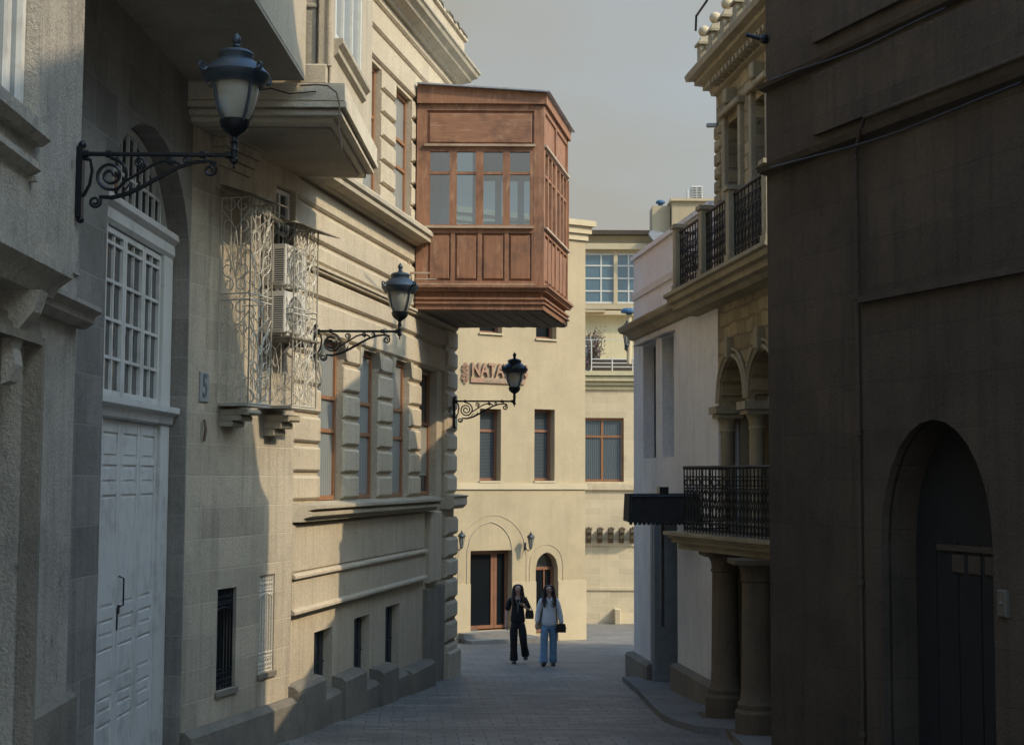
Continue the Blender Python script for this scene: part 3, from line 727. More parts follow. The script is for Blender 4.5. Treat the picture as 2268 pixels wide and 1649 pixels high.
# air conditioners
def ac_unit(label, base, fr, u0, w0, wid=.72, dep=.28, hei=.52, group=None):
    t = thing('air_conditioner', label, 'air conditioner', fr.pt(u0 + wid / 2, w0 + dep / 2, base), group)
    mb = MB(); mb.block(fr, u0, u0 + wid, w0, w0 + dep, base + .03, base + hei, .015)
    mb.box(fr, u0 + .08, u0 + .16, w0 + .02, w0 + dep - .02, base, base + .03); mb.box(fr, u0 + wid - .16, u0 + wid - .08, w0 + .02, w0 + dep - .02, base, base + .03)
    mb.build('casing', MAT['acwhite'], t)
    m1 = MB(); m2 = MB()
    n = 15; zb, zt = base + .07, base + hei - .06
    m1.box(fr, u0 - .008, u0 - .001, w0 + .03, w0 + .115, zb, zt); m1.box(fr, u0 - .008, u0 - .001, w0 + .128, w0 + dep - .03, zb, zt)
    for k in range(n + 1):
        z = zb + (zt - zb) * k / n; m2.box(fr, u0 - .02, u0 - .009, w0 + .02, w0 + dep - .02, z - .006, z + .006)
    m2.box(fr, u0 - .022, u0 - .009, w0 + .113, w0 + .13, zb, zt)
    gl = m1.build('side_grille', MAT['acdark'], t); m2.build('louvre', MAT['acwhite'], gl)
    m3 = MB(); uc, zc, R = u0 + wid * .42, base + hei / 2 + .01, hei * .40
    w = w0 + dep + .008
    m3.prism(fr, [(uc + R * cos(2 * pi * q / 24), zc + R * sin(2 * pi * q / 24)) for q in range(24)], w0 + dep, w0 + dep + .003)
    fg = m3.build('fan_opening', plain('fan_grey', (.20, .20, .18), .6), t)
    m4 = MB()
    for rr_ in (1, .7, .4): m4.tube([fr.pt(uc + R * rr_ * cos(2 * pi * q / 24), w, zc + R * rr_ * sin(2 * pi * q / 24)) for q in range(25)], .006 if rr_ == 1 else .004, 4)
    for q in range(6): m4.tube([fr.pt(uc + .04 * cos(q * pi / 3), w, zc + .04 * sin(q * pi / 3)), fr.pt(uc + R * cos(q * pi / 3), w, zc + R * sin(q * pi / 3))], .003, 4)
    m4.build('fan_guard', MAT['acwhite'], fg)
    return t
acz = BF.Z(606, 745, .2)
ac_unit('upper cream air conditioner stacked inside the scrollwork cage', acz + .58, BF, c2 - .02, .07, wid=.56, group='air conditioners stacked in the cage')
ac_unit('lower cream air conditioner resting on the sheet shelf in the cage', acz + .02, BF, c2 - .02, .07, wid=.56, group='air conditioners stacked in the cage')
mb = MB(); mb.box(BF, c2 - .06, c2 + .72, 0, .46, acz - .025, acz - .003); mb.box(BF, c2 - .05, c2 - .02, 0, .40, acz - .07, acz - .028); mb.box(BF, c2 + .68, c2 + .71, 0, .40, acz - .07, acz - .028)
o = mb.build('metal_shelf', MAT['rustmetal']); tag(o, 'flat metal shelf under the stacked air conditioners', 'shelf')
# hanging cable on the balcony slab
mb = MB(); pts = []
for (x, y, w) in ((665, 190, .03), (700, 188, .03), (725, 190, .04), (745, 205, .05), (752, 235, .06), (750, 280, .06), (754, 310, .06), (756, 335, .06)):
    r = ray(x, y); k = (14.90 - w) / r.y; pts.append(r * k)
mb.tube(pts, .010, 6); o = mb.build('loose_cable', MAT['cable']); tag(o, 'brown cable hanging loose over the corner of the balcony slab', 'cable')
mb = MB(); pts = []
for (x, y) in ((575, 200), (600, 196), (640, 208), (700, 203)):
    r = ray(x, y); pts.append(r * (14.93 / r.y))
mb.tube(pts, .007, 5); o = mb.build('thin_cable', MAT['blackcable']); tag(o, 'thin dark cable lying across the face of the balcony slab', 'cable')

# ============================================================ LEFT: rusticated building
CF = Fr(-2.71, 17.7, 11.0)
cu1 = CF.U(1003, 1400)
t = thing('rusticated_building', 'sunlit cream building with banded stonework, tall narrow windows and a brown timber bay', 'building', CF.pt(cu1 / 2, 0, g(22)))
wins = [(CF.U(712, 985), CF.U(763, 985)), (CF.U(798, 985), CF.U(840, 985)), (CF.U(871, 985), CF.U(909, 985)), (CF.U(934, 985), CF.U(972, 985))]
ZS, ZL = -.33, 1.85
holes = [(a, b, ZS, ZL, .20) for a, b in wins] + [(a, b, 4.12, 6.22, .20) for a, b in wins]
bw = [(CF.U(703, 1450), CF.U(743, 1450), -2.95, -2.03), (CF.U(791, 1430), CF.U(825, 1430), -3.05, -2.02), (CF.U(860, 1410), CF.U(891, 1410), -3.1, -2.0)]
bh = [b + (.14,) for b in bw]
mb = MB()
wall(mb, CF, 0, cu1, -4.0, 7.75, holes + bh, w=-.05, back=5)
mb.build('wall', MAT['rust'], t)
mb = MB(); gap = .028
def course(u0, u1, za, zb, wo=0.0, cu=.03): mb.block(CF, u0, u1, -.052, wo, za + gap, zb - gap, .03, cu)
rows = [-.33, .03, .405, .79, 1.155, 1.55]
segs = [(0.0, wins[0][0])] + [(wins[i][1], wins[i + 1][0]) for i in range(3)]
for za, zb in zip(rows, rows[1:]):
    for a, b in segs: course(a, b, za, zb, 0.0, .05)
for a, b in segs: course(a, b, 1.55, 1.85, 0, .05)
for a, b in zip([0, 2.1, 4.6, 6.6], [2.1, 4.6, 6.6, cu1]):
    course(a, b, 1.85, 2.32, cu=.004); course(a, b, 2.32, 2.66, cu=.004)
    course(a, b, 2.76, 3.05, cu=.004); course(a, b, 3.05, 3.485, cu=.004); course(a, b, 3.485, 3.80, cu=.004)
rows2 = [4.08, 4.44, 4.80, 5.17, 5.54, 5.90, 6.25]
for za, zb in zip(rows2, rows2[1:]):
    for a, b in segs: course(a, b, za, zb, 0, .05)
course(wins[3][1], cu1, 4.08, 6.25, cu=.01)
course(0, cu1, 6.25, 6.72, cu=.004); course(0, cu1, 6.72, 7.14, cu=.004); course(0, cu1, 7.14, 7.34, cu=.004)
mb.build('banded_stonework', MAT['rust'], t)
# lintel brackets
for a, b in wins[:3]:
    for (c, s_) in ((a, 1), (b, -1)):
        mb = MB()
        mb.prism(CF, [(c - s_ * .09, 1.86), (c + s_ * .10, 1.86), (c + s_ * .04, 1.74), (c - s_ * .0, 1.62), (c - s_ * .09, 1.60)], -.19, .015)
        mb.build('window_bracket', MAT['mould'], t)
mb = MB()
mb.profile(CF, [(-.06, 2.665), (.03, 2.67), (.03, 2.70), (.06, 2.71), (.06, 2.745), (-.06, 2.755)], 0, cu1)
mb.build('string_moulding', MAT['rust'], t)
mb = MB()
mb.profile(CF, [(-.06, 3.80), (.08, 3.80), (.10, 3.83), (.26, 3.86), (.26, 3.92), (.30, 3.95), (.30, 4.01), (.27, 4.05), (-.06, 4.08)], -.0, CF.U(925, 500))
mb.build('cornice', MAT['mould'], t)
mb = MB()
mb.profile(CF, [(-.06, -.57), (.10, -.57), (.10, -.53), (.18, -.50), (.18, -.46), (.14, -.43), (.22, -.41), (.22, -.37), (-.06, -.335)], -.02, CF.U(955, 1110), e0=-1.3)
mb.build('sill_cornice', MAT['mould'], t)
mb = MB()
for z in (-1.25, -1.69):
    mb.profile(CF, [(-.06, z - .02), (.05, z - .02), (.05, z + .01), (.02, z + .04), (-.06, z + .06)], 0, CF.U(942, 1200))
mb.box(CF, 0, CF.U(942, 1200), -.05, .004, -1.66, -1.28)
mb.block(CF, .03, CF.U(938, 1200), -.05, .012, -1.20, -.60, .02)
mb.build('panel_band', MAT['rust'], t)
# eave and parapet
mb = MB()
mb.profile(CF, [(-.06, 7.30), (.06, 7.30), (.09, 7.36), (.22, 7.42), (.24, 7.47), (.32, 7.52), (.34, 7.58), (.37, 7.60), (.37, 7.64), (.32, 7.67), (-.3, 7.69)], 0, cu1, e0=0, e1=1)
mb.build('eaves_cornice', MAT['mould'], t)
mb = MB(); mb.box(CF, 0, cu1 + .05, -.35, .12, 7.69, 8.16); mb.box(CF, 0, cu1 + .1, -.4, .17, 8.164, 8.22); mb.build('parapet', MAT['rust'], t)
mb = MB(); mb.tube([CF.pt(cu1 + .1 - k * .12, .16 + random.uniform(-.02, .03), 8.225 + random.uniform(-.03, .05)) for k in range(45)], .022, 5)
mb.build('parapet_flashing', MAT['rustmetal'], t)
# plinth steps
mb = MB()
for (x0, x1, yt, wp) in ((640, 703, 1517, .13), (743, 791, 1500, .15), (825, 860, 1487, .17), (891, 942, 1484, .18), (703, 743, 1540, .10), (791, 825, 1522, .12), (860, 891, 1500, .12)):
    ua, ub = CF.U(x0, 1450), CF.U(x1, 1450); z = CF.Z((x0 + x1) / 2, yt, wp)
    if x0 == 640: ua = -.05
    mb.profile(CF, [(-.05, z + .02), (wp - .06, z), (wp, z - .05), (wp, -4.2), (-.05, -4.2)], ua, ub)
mb.build('plinth', MAT['plinth'], t)
for (a, b, c, d), pm in zip(bw, (MAT['greyiron'],) * 3):
    m_ = MB(); m_.box(CF, a, b, -.24, -.18, c, d)
    for k in range(1, 4): m_.box(CF, a + (b - a) * k / 4 - .01, a + (b - a) * k / 4 + .01, -.18, -.165, c, d)
    m_.box(CF, a, b, -.18, -.163, (c + d) / 2 - .01, (c + d) / 2 + .01)
    m_.build('basement_shutter', pm, t)
# rooms' windows
for i, (a, b) in enumerate(wins):
    if i < 3:
        window(t, CF, a + .005, b - .005, ZS + .01, ZL - .01, -.13, MAT['frame'], MAT['paleglass'], ft=.06, trans=[.62, 1.07], mt=.05, label='tall narrow lower window with orange-brown frame')
    else:
        w4 = window(t, CF, a + .005, b - .005, ZS + .01, ZL - .01, -.18, MAT['frame'], MAT['glass'], ft=.07, trans=[.92], mt=.05, label='shaded lower window with a pale slatted blind')
        m_ = MB(); m_.box(CF, a + .06, b - .06, -.213, -.208, .02, .86); m_.build('blind', MAT['lattice'], w4)
    window(t, CF, a + .005, b - .005, 4.13, 6.21, -.13, MAT['frame'], MAT['paleglass'], ft=.06, trans=[5.0, 5.45], mt=.05)
# strip pilaster under the sill and corner quoins
mb = MB(); s0, s1 = CF.U(947, 1200), CF.U(971, 1200)
mb.block(CF, s0, s1, -.05, .06, -1.80, -.60, .02)
mb.build('strip_pilaster', MAT['rust'], t)
mb = MB(); q0 = CF.U(982, 1200)
zq = -3.7; k = 0
while zq < 2.6:
    hq = .39 if k % 2 == 0 else .36
    if not (-.62 < zq + hq / 2 < -.28):
        mb.block(CF, q0, cu1 + .05, -.05, .05 + (.03 if zq < -.6 else 0), zq + .02, zq + hq - .02, .05)
    zq += hq; k += 1
mb.box(CF, q0 + .04, cu1 - .02, -.05, .0, -4.0, 2.7)
mb.profile(CF, [(-.06, -.57), (.14, -.57), (.20, -.50), (.20, -.36), (.24, -.34), (-.06, -.30)], q0 - .03, cu1, e1=1)
mb.block(CF, q0 - .04, cu1 + .08, -.05, .14, -4.2, -3.1, .03)
mb.build('corner_quoins', MAT['rust'], t)
mb = MB(); mb.box(CF, s0 - .1, cu1, -.05, .03, -4.2, -1.9); mb.build('corner_base', MAT['plinth'], t)

# ---- timber bay
YO = 23.3
OF = Fr(0, YO, 90)
xL = -1.60; xR = OF.U(1204, 450); 
SF = Fr(xR, YO, 11.0)
sl_ = SF.U(1257, 450)
def oz(y): return OF.Z(1060, y)
zb0 = oz(632); ztL, ztR = OF.Z(930, 190), OF.Z(1203, 209)
P = OF.pt
W_ = [(952, 995), (1011, 1053), (1070, 1113), (1129, 1173)]
WU = [(OF.U(a, 420), OF.U(b, 420)) for a, b in W_]
wz0_, wz1_, wzt = oz(497), oz(336), oz(383)
mb = MB()
fu0, fu1 = OF.U(944, 420), OF.U(1182, 420)
# skeleton of front: posts and rails
mb.box(OF, xL, fu0, -.10, 0, zb0, oz(232)); mb.box(OF, fu1, xR, -.10, 0, zb0, oz(234))
for ya, yb, pr in ((331, 322, .0), (516, 505, .0), (632, 622, 0.0), (245, 228, 0.0)):
    mb.box(OF, fu0, fu1, -.10, pr, oz(ya), oz(yb))
mb.box(OF, fu0, fu1, -.08, -.03, oz(322), oz(245))                      # big panel back
ug = [fu0] + [x for p in WU for x in p] + [fu1]
for i in range(0, len(ug), 2):
    mb.box(OF, ug[i], ug[i + 1], -.09, -.004, oz(505), oz(331))
for a, b in WU:
    mb.box(OF, a, b, -.08, -.005, wz1_, oz(331)); mb.box(OF, a, b, -.08, -.005, oz(505), wz0_); mb.box(OF, a, b, -.07, -.012, wzt - .022, wzt + .022)
mb.box(OF, fu0, fu1, -.08, -.035, oz(622), oz(516))
pu = [fu0 + (fu1 - fu0) * k / 4 for k in range(5)]
for k in range(5): mb.box(OF, max(fu0, pu[k] - .035), min(fu1, pu[k] + .035), -.035, -.003, oz(622), oz(516))
for k in range(4): mb.block(OF, pu[k] + .055, pu[k + 1] - .055, -.036, -.008, oz(618), oz(521), .018)
# side wall
n = 2
def sbox(a, b, w0, w1, z0, z1): mb.box(SF, a, b, w0, w1, z0, z1)
sbox(0.0, .12, -.10, 0.002, zb0, oz(234)); sbox(sl_ - .10, sl_, -.10, 0, zb0, oz(234)); sbox(sl_ / 2 - .06, sl_ / 2 + .06, -.10, 0, zb0, oz(234))
sw = []
for a, b in ((.12, sl_ / 2 - .06), (sl_ / 2 + .06, sl_ - .10)):
    for ya, yb in ((331, 322), (516, 505), (632, 622), (245, 228)): sbox(a, b, -.10, -.001, oz(ya), oz(yb))
    sbox(a, b, -.08, -.03, oz(322), oz(245)); sbox(a, b, -.08, -.035, oz(622), oz(516))
    m_ = 3; st = (b - a) / m_
    for k in range(m_ + 1): sbox(max(a, a + st * k - .045), min(b, a + st * k + .045), -.09, -.004, oz(505), oz(331))
    for k in range(m_):
        sw.append((a + st * k + .045, a + st * (k + 1) - .045)); sbox(a + st * k + .045, a + st * (k + 1) - .045, -.07, -.01, wzt - .022, wzt + .022)
        mb.block(SF, a + st * k + .05, a + st * (k + 1) - .05, -.036, -.01, oz(618), oz(521), .015)
    for k in range(1, m_): sbox(a + st * k - .03, a + st * k + .03, -.035, -.003, oz(622), oz(516))
# rear end wall (facing away from the camera) with its own windows
RB = Fr(*(SF.pt(sl_, 0, 0).xy), 90)
RB.n = -RB.n
zz = [(zb0, oz(505)), (oz(331), oz(230))]
blen = 1.75
for z0, z1 in zz: mb.box(RB, -blen, -.0, -.08, -.002, z0, z1)
for k in range(5): mb.box(RB, -blen + (blen - .1) * k / 4, -blen + (blen - .1) * k / 4 + .12, -.08, -.004, oz(505), oz(331))
mb.box(RB, -blen, -.02, -.06, -.02, wzt - .4, wzt - .36)
oriel = mb.build('timber_bay', MAT['oriel'], t, 'weathered brown timber bay with four tall sashes')
mb = MB(); mb.block(OF, fu0 + .03, fu1 - .03, -.031, -.006, oz(317), oz(251), .02); mb.build('top_panel', MAT['oriel_h'], oriel)
mb = MB()
mb.box(OF, fu0 - .04, fu1 + .02, -.01, .045, oz(325) , oz(320)); mb.box(OF, fu0 - .02, fu1 - .0, -.01, .05, oz(506), oz(501))
mb.box(OF, xL + .1, fu1 + .02, -.01, .05, oz(634), oz(629)); mb.box(OF, xL - .05, xL + .35, .0, .10, oz(634) + .012, oz(634) + .035)
mb.box(SF, 0, sl_, 0, .045, oz(325), oz(320)); mb.box(SF, 0, sl_, 0, .05, oz(506), oz(501))
mb.build('ledge', MAT['oriel_light'], oriel)
mb = MB()
for a, b in WU: mb.box(OF, a - .005, b + .005, -.05, -.044, wz0_ - .005, wz1_ + .005)
for a, b in sw: mb.box(SF, a - .005, b + .005, -.05, -.044, oz(505), oz(331))
mb.build('pane', MAT['clear'], oriel)
# fascia and roof
mb = MB()
ztf = OF.Z(1060, 228)
far = SF.pt(sl_ + .06, .07, 0)
mb.prism(OF, [(xL, ztf - .02), (xR + .03, OF.Z(1203, 232)), (xR + .03, ztR), (xL, ztL)], .0, .05)
sp0, sp1 = -.05, sl_ + .06
mb.prism(SF, [(sp0, OF.Z(1203, 232)), (sp1, OF.Z(1203, 232)), (sp1, ztR), (sp0, ztR)], .02, .05)
mb.box(SF, sl_ - .02, sl_ + .06, -1.9, .0195, OF.Z(1203, 232), ztR - .002)
mb.build('fascia', MAT['oriel'], oriel)
mb = MB(); q1 = SF.pt(-.12, .12, ztR + .003); q2 = SF.pt(sl_ + .12, .12, ztR + .003); q3 = SF.pt(sl_ + .12, -2.3, ztL + .02); q0_ = Vector((xL, YO - .12, ztL + .003))
up = Vector((0, 0, .025)); mb.hexa([q0_, q1, q2, q3, q0_ + up, q1 + up, q2 + up, q3 + up]); mb.build('roof', MAT['metal'], oriel)
# inner back wall of bay (building face) stays; interior lining
mb = MB(); mb.plan([(xL, YO + .10), (xR - .11, YO + .10), (SF.pt(sl_ - .1, -.11, 0).x, SF.pt(sl_ - .1, 0, 0).y), (CF.pt(8.0, 0, 0).x, CF.pt(8.0, 0, 0).y)], zb0 - .05, zb0 + .02); mb.build('floor', MAT['oriel'], oriel)
# base mouldings
def oring(mb, d, z0, z1):
    a = SF.pt(-d, d, 0); b = SF.pt(sl_ + d * .8, d, 0); c = SF.pt(sl_ + d * .8, -2.6, 0)
    mb.plan([(xL, YO - d), (a.x, YO - d), (b.x, b.y), (c.x, c.y)], z0, z1)
zc = zb0
mb = MB(); oring(mb, .10, zc - .045, zc - .001); oring(mb, .07, zc - .075, zc - .047); oring(mb, .05, zc - .105, zc - .077); oring(mb, -.04, zc - .20, zc - .107)
oring(mb, .03, zc - .235, zc - .202); oring(mb, .0, zc - .275, zc - .237); oring(mb, .03, zc - .31, zc - .277); oring(mb, -.0, zc - .40, zc - .312)
mb.build('base_moulding', MAT['oriel'], oriel)
mb = MB(); nbd = 17
for k in range(nbd):
    f0 = (k + .04) / nbd; f1 = (k + .96) / nbd
    A0 = Vector((xL, YO, 0)); A1 = Vector((xR - .03, YO, 0)); B0 = CF.pt(CF.U(1003, 800) - .1, 0, 0); B1 = SF.pt(sl_ - .02, -.03, 0)
    p = [A0.lerp(A1, f0), A0.lerp(A1, f1), B0.lerp(B1, f1), B0.lerp(B1, f0)]
    z = zc - .425 + (.006 if k % 2 else 0)
    mb.hexa([(q.x, q.y + (.02 if i < 2 else 0), z) for i, q in enumerate(p)] + [(q.x, q.y + (.02 if i < 2 else 0), zc - .402) for i, q in enumerate(p)])
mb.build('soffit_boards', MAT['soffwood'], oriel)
# loose planks on the wall by the bay
mb = MB(); r = ray(930, 605); p = r * (23.1 / r.y)
mb.box(WF, p.x - .22, p.x + .16, -p.y - .0, -p.y + .06, p.z - .015, p.z + .012); mb.box(WF, p.x - .20, p.x - .17, -p.y - .0, -p.y + .05, p.z - .05, p.z + .40); mb.box(WF, p.x - .10, p.x + .28, -p.y, -p.y + .05, p.z - .11, p.z - .09)
o = mb.build('plank', MAT['oriel_light']); tag(o, 'small pale planks nailed beside the lower corner of the timber bay', 'planks')

# ============================================================ street lamps
def spiral(cx, cz, r0, r1, a0, turns, n=28):
    return [(cx + (r0 + (r1 - r0) * k / n) * cos(a0 + turns * 2 * pi * k / n), cz + (r0 + (r1 - r0) * k / n) * sin(a0 + turns * 2 * pi * k / n)) for k in range(n + 1)]
def make_lamp(label):
    t = thing('wall_lamp', label, 'street lamp', (0, 0, 0), 'black lanterns on scrolled wall brackets')
    A = 1.085
    V = lambda x, z: Vector((x, 0, z))
    mb = MB()
    mb.hexa([(-.03, -.035, -.46), (.012, -.035, -.46), (.012, .035, -.46), (-.03, .035, -.46), (-.03, -.035, .05), (.012, -.035, .05), (.012, .035, .05), (-.03, .035, .05)])
    mb.ball((0, 0, .065), .03); mb.ball((0, 0, -.475), .028)
    mb.tube([V(-.01, 0), V(A, 0)], .017, 8)
    for x in (.03, .19, .86, A - .04): mb.tube([V(x - .02, 0), V(x + .02, 0)], .028, 8)
    mb.tube([V(*p) for p in spiral(.205, -.155, .125, .018, pi * .5, -2.3, 50)], .0125, 6)
    mb.tube([V(.19, 0), V(.2, -.03)], .012, 6)
    mb.tube([V(.0, -.03), V(.06, -.045), V(.075, -.12), V(.06, -.22), V(.02, -.30), V(.0, -.31)], .013, 6)
    mb.tube([V(*p) for p in spiral(.10, -.345, .045, .012, pi * .15, -1.5, 22)], .010, 6)
    mb.tube([V(.13, -.31), V(.22, -.315), V(.33, -.285), V(.45, -.225), V(.57, -.155), V(.68, -.095), V(.80, -.055), V(.90, -.045), V(.96, -.06)], [.012, .016, .017, .016, .015, .014, .013, .012, .01], 6)
    mb.tube([V(*p) for p in spiral(.915, -.11, .048, .012, pi * .5, -1.4, 26)], .011, 6)
    mb.tube([V(.88, 0), V(.885, -.05)], .012, 6)
    mb.tube([V(.25, -.265), V(.30, -.20), V(.36, -.165), V(.44, -.115), V(.52, -.065), V(.58, -.045), V(.66, -.05), V(.70, -.07)], .011, 6)
    mb.tube([V(*p) for p in spiral(.41, -.062, .042, .01, -pi * .5, 1.6, 22)], .009, 6)
    mb.tube([V(*p) for p in spiral(.62, -.045, .03, .008, -pi * .5, 1.5, 18)], .008, 6)
    mb.tube([V(*p) for p in spiral(.74, -.04, .026, .008, -pi * .5, 1.5, 16)], .007, 6)
    mb.tube([V(.30, -.27), V(.34, -.22), V(.38, -.26), V(.42, -.20)], .008, 5)
    mb.build('bracket', MAT['iron'], t, raw=True, smooth=True)
    c = (A, 0, 0)
    mb = MB(); mb.lathe(c, [(.002, -.10), (.012, -.085), (.006, -.07), (.03, -.05), (.032, -.03), (.02, -.02), (.022, .03), (.03, .035), (.022, .05), (.026, .085), (.034, .09), (.024, .10), (.022, .13), (.045, .15), (.075, .17), (.10, .20), (.108, .235), (.112, .25), (.10, .256)], 16)
    mb.build('stem', MAT['iron'], t, raw=True, smooth=True)
    mb = MB(); mb.lathe(c, [(.088, .25), (.12, .31), (.148, .38), (.165, .46), (.170, .53)], 20); mb.build('globe', MAT['globe'], t, raw=True, smooth=True)
    mb = MB(); mb.lathe(c, [(.165, .52), (.20, .505), (.215, .53), (.24, .56), (.245, .585), (.235, .60), (.20, .635), (.15, .675), (.118, .695), (.12, .71), (.128, .735), (.118, .75), (.10, .76), (.05, .775), (.025, .785), (.02, .79)], 24)
    for q in range(4):
        a = pi / 4 + q * pi / 2; d = Vector((cos(a), sin(a), 0)); cc = Vector(c)
        mb.tube([cc + d * (.245 + .035 + (.035 - .02 * k / 14) * cos(-pi * .9 + 1.5 * 2 * pi * k / 14)) + Vector((0, 0, .60 + (.035 - .02 * k / 14) * sin(-pi * .9 + 1.5 * 2 * pi * k / 14))) for k in range(15)], .009, 5)
        mb.tube([cc + d * r_ + Vector((0, 0, z)) for r_, z in ((.10, .24), (.13, .29), (.162, .38), (.182, .47), (.20, .53), (.212, .54))], .011, 6)
    cap = mb.build('cap', MAT['bluecap'], t, raw=True, smooth=True)
    mb = MB(); mb.lathe(c, [(.02, .785), (.03, .795), (.022, .81), (.034, .83), (.03, .86), (.012, .885), (.002, .895)], 12); mb.build('finial', MAT['bluecap'], cap, raw=True, smooth=True)
    return t
def copy_tree(o, parent=None):
    c = o.copy(); COL.objects.link(c)
    if parent is not None: c.parent = parent
    ROOTLOC[c.name] = Vector((0, 0, 0))
    for ch in list(o.children): copy_tree(ch, c)
    return c
lamp = make_lamp('nearest and largest wall lantern, against the shaded house at upper left')
u, z = NF.px(171, 341); lamp.location = NF.pt(u, .035, z); lamp.rotation_euler = (0, 0, radians(1))
l2 = copy_tree(lamp); l2['label'] = 'middle wall lantern, its bracket fixed to the sunlit banded wall'
u, z = CF.px(694, 733); l2.location = CF.pt(u, .035, z); l2.rotation_euler = (0, 0, 0)
l3 = copy_tree(lamp); l3['label'] = 'farthest wall lantern, hanging in front of the restaurant sign'
u, z = CF.px(1004, 888, .06); l3.location = CF.pt(u, .085, z); l3.rotation_euler = (0, 0, radians(-3))

# ============================================================ FAR: restaurant building
RF = Fr(*(gp(1295, 1415).xy), 60)
t = thing('restaurant_building', 'sunlit cream building with red-brown windows closing the street', 'building', RF.pt(0, 0, g(38)))
def hole(fr, x0, x1, y0, y1, d=.32, ym=None):
    ym = ym or (y0 + y1) / 2
    return (fr.U(x0, ym), fr.U(x1, ym), fr.Z((x0 + x1) / 2, y1), fr.Z((x0 + x1) / 2, y0), d)
hw = [hole(RF, 1062, 1109, 905, 1064), hole(RF, 1183, 1228, 906, 1064), hole(RF, 1062, 1112, 560, 737), hole(RF, 1187, 1232, 560, 750)]
hd = hole(RF, 1041, 1133, 1218, 1396, .35); ha = hole(RF, 1186, 1235, 1222, 1402, .35)
ztopR = RF.Z(1290, 500)
mb = MB(); wall(mb, RF, -5.6, 0, -5.5, ztopR, hw + [hd, ha + ('pointed', .42)], back=6)
mb.build('wall', MAT['cream'], t)
mb = MB()
for k, (pr, z0, z1) in enumerate(((.06, ztopR - .42, ztopR - .24), (.13, ztopR - .236, ztopR - .04), (.22, ztopR - .036, ztopR + .12))):
    mb.box(RF, -5.6, pr, -.2, pr, z0, z1)
mb.build('cornice', MAT['cream2'], t)
zs1, zs2 = RF.Z(1150, 1083), RF.Z(1150, 1288)
mb = MB(); mb.box(RF, -5.6, .05, -.02, .04, zs1, RF.Z(1150, 1069)); mb.box(RF, -5.6, hd[0], 0, .03, zs2 - .5, zs2)
mb.box(RF, hd[1], ha[0], 0, .03, -4.9, zs2); mb.box(RF, ha[1], .03, 0, .03, -4.9, zs2); mb.box(RF, -5.6, hd[0], 0, .03, -4.9, zs2 - .5)
mb.build('string_course', MAT['cream2'], t)
mb = MB()
def archline(x0, x1, y0, ya, r=.014):
    a, b = RF.U(x0, y0), RF.U(x1, y0); zs_, za = RF.Z((x0 + x1) / 2, y0), RF.Z((x0 + x1) / 2, ya)
    ap = arcpts((a, b, 0, za), 'pointed', za - zs_, 20)
    mb.tube([RF.pt(a, .005, zs2)] + [RF.pt(u, .005, z) for u, z in ap] + [RF.pt(b, .005, zs2)], r, 5)
archline(1034, 1134, 1222, 1155); archline(1014, 1165, 1230, 1140, .008); archline(1172, 1246, 1250, 1205, .008)
mb.build('arch_moulding', MAT['mould'], t)
for k, h in enumerate(hw):
    window(t, RF, h[0] + .01, h[1] - .01, h[2] + .01, h[3] - .01, -.24, MAT['redframe'], MAT['blind'] if k < 2 else MAT['darkglass'], ft=.06, trans=[h[2] + (h[3] - h[2]) * .70], mt=.07)
    m_ = MB(); m_.box(RF, h[0] - .02, h[1] + .02, -.1, .05, h[2] - .05, h[2] - .003); m_.build('window_sill', MAT['cream2'], t)
dm = hd[0] + (hd[1] - hd[0]) * .66
window(t, RF, hd[0] + .01, dm, hd[2] + .04, hd[3] - .02, -.22, MAT['redframe'], MAT['darkglass'], ft=.09, name='door', mt=.07, label='glazed entrance door in red-brown frame')
window(t, RF, dm + .01, hd[1] - .01, hd[2] + .04, hd[3] - .02, -.22, MAT['redframe'], MAT['darkglass'], ft=.08, name='door', label='narrow glazed side door')
m_ = window(t, RF, ha[0] + .01, ha[1] - .01, ha[2] + .02, ha[3] - .40, -.22, MAT['redframe'], MAT['darkglass'], ft=.08, mull=[(ha[0] + ha[1]) / 2 + .05], name='arched_window')
m_ = MB(); ap = arcpts(ha, 'pointed', .42); m_.prism(RF, [(ha[0], ha[3] - .42)] + ap[1:-1] + [(ha[1], ha[3] - .42)], -.30, -.28); m_.build('arch_pane', MAT['glass'], t)
mb = MB(); mb.box(RF, hd[0] - .35, hd[1] + .1, 0, .35, -5.2, hd[2]); mb.box(RF, hd[0] - .35, hd[1] + .5, 0, .75, -5.2, hd[2] - .14); mb.build('doorstep', MAT['concrete'], t)
# bench-like stone block at foot of corner
p = gp(1035, 1420); mb = MB(); mb.box(WF, p.x - .75, p.x + .22, -p.y - .5, -p.y + .25, g(p.y) - .1, g(p.y) + .28); mb.box(WF, p.x - .8, p.x + .26, -p.y - .55, -p.y + .30, g(p.y) + .284, g(p.y) + .34)
o = mb.build('stone_block', MAT['concrete']); tag(o, 'low grey stone block between the banded corner and the glazed door', 'stone block')
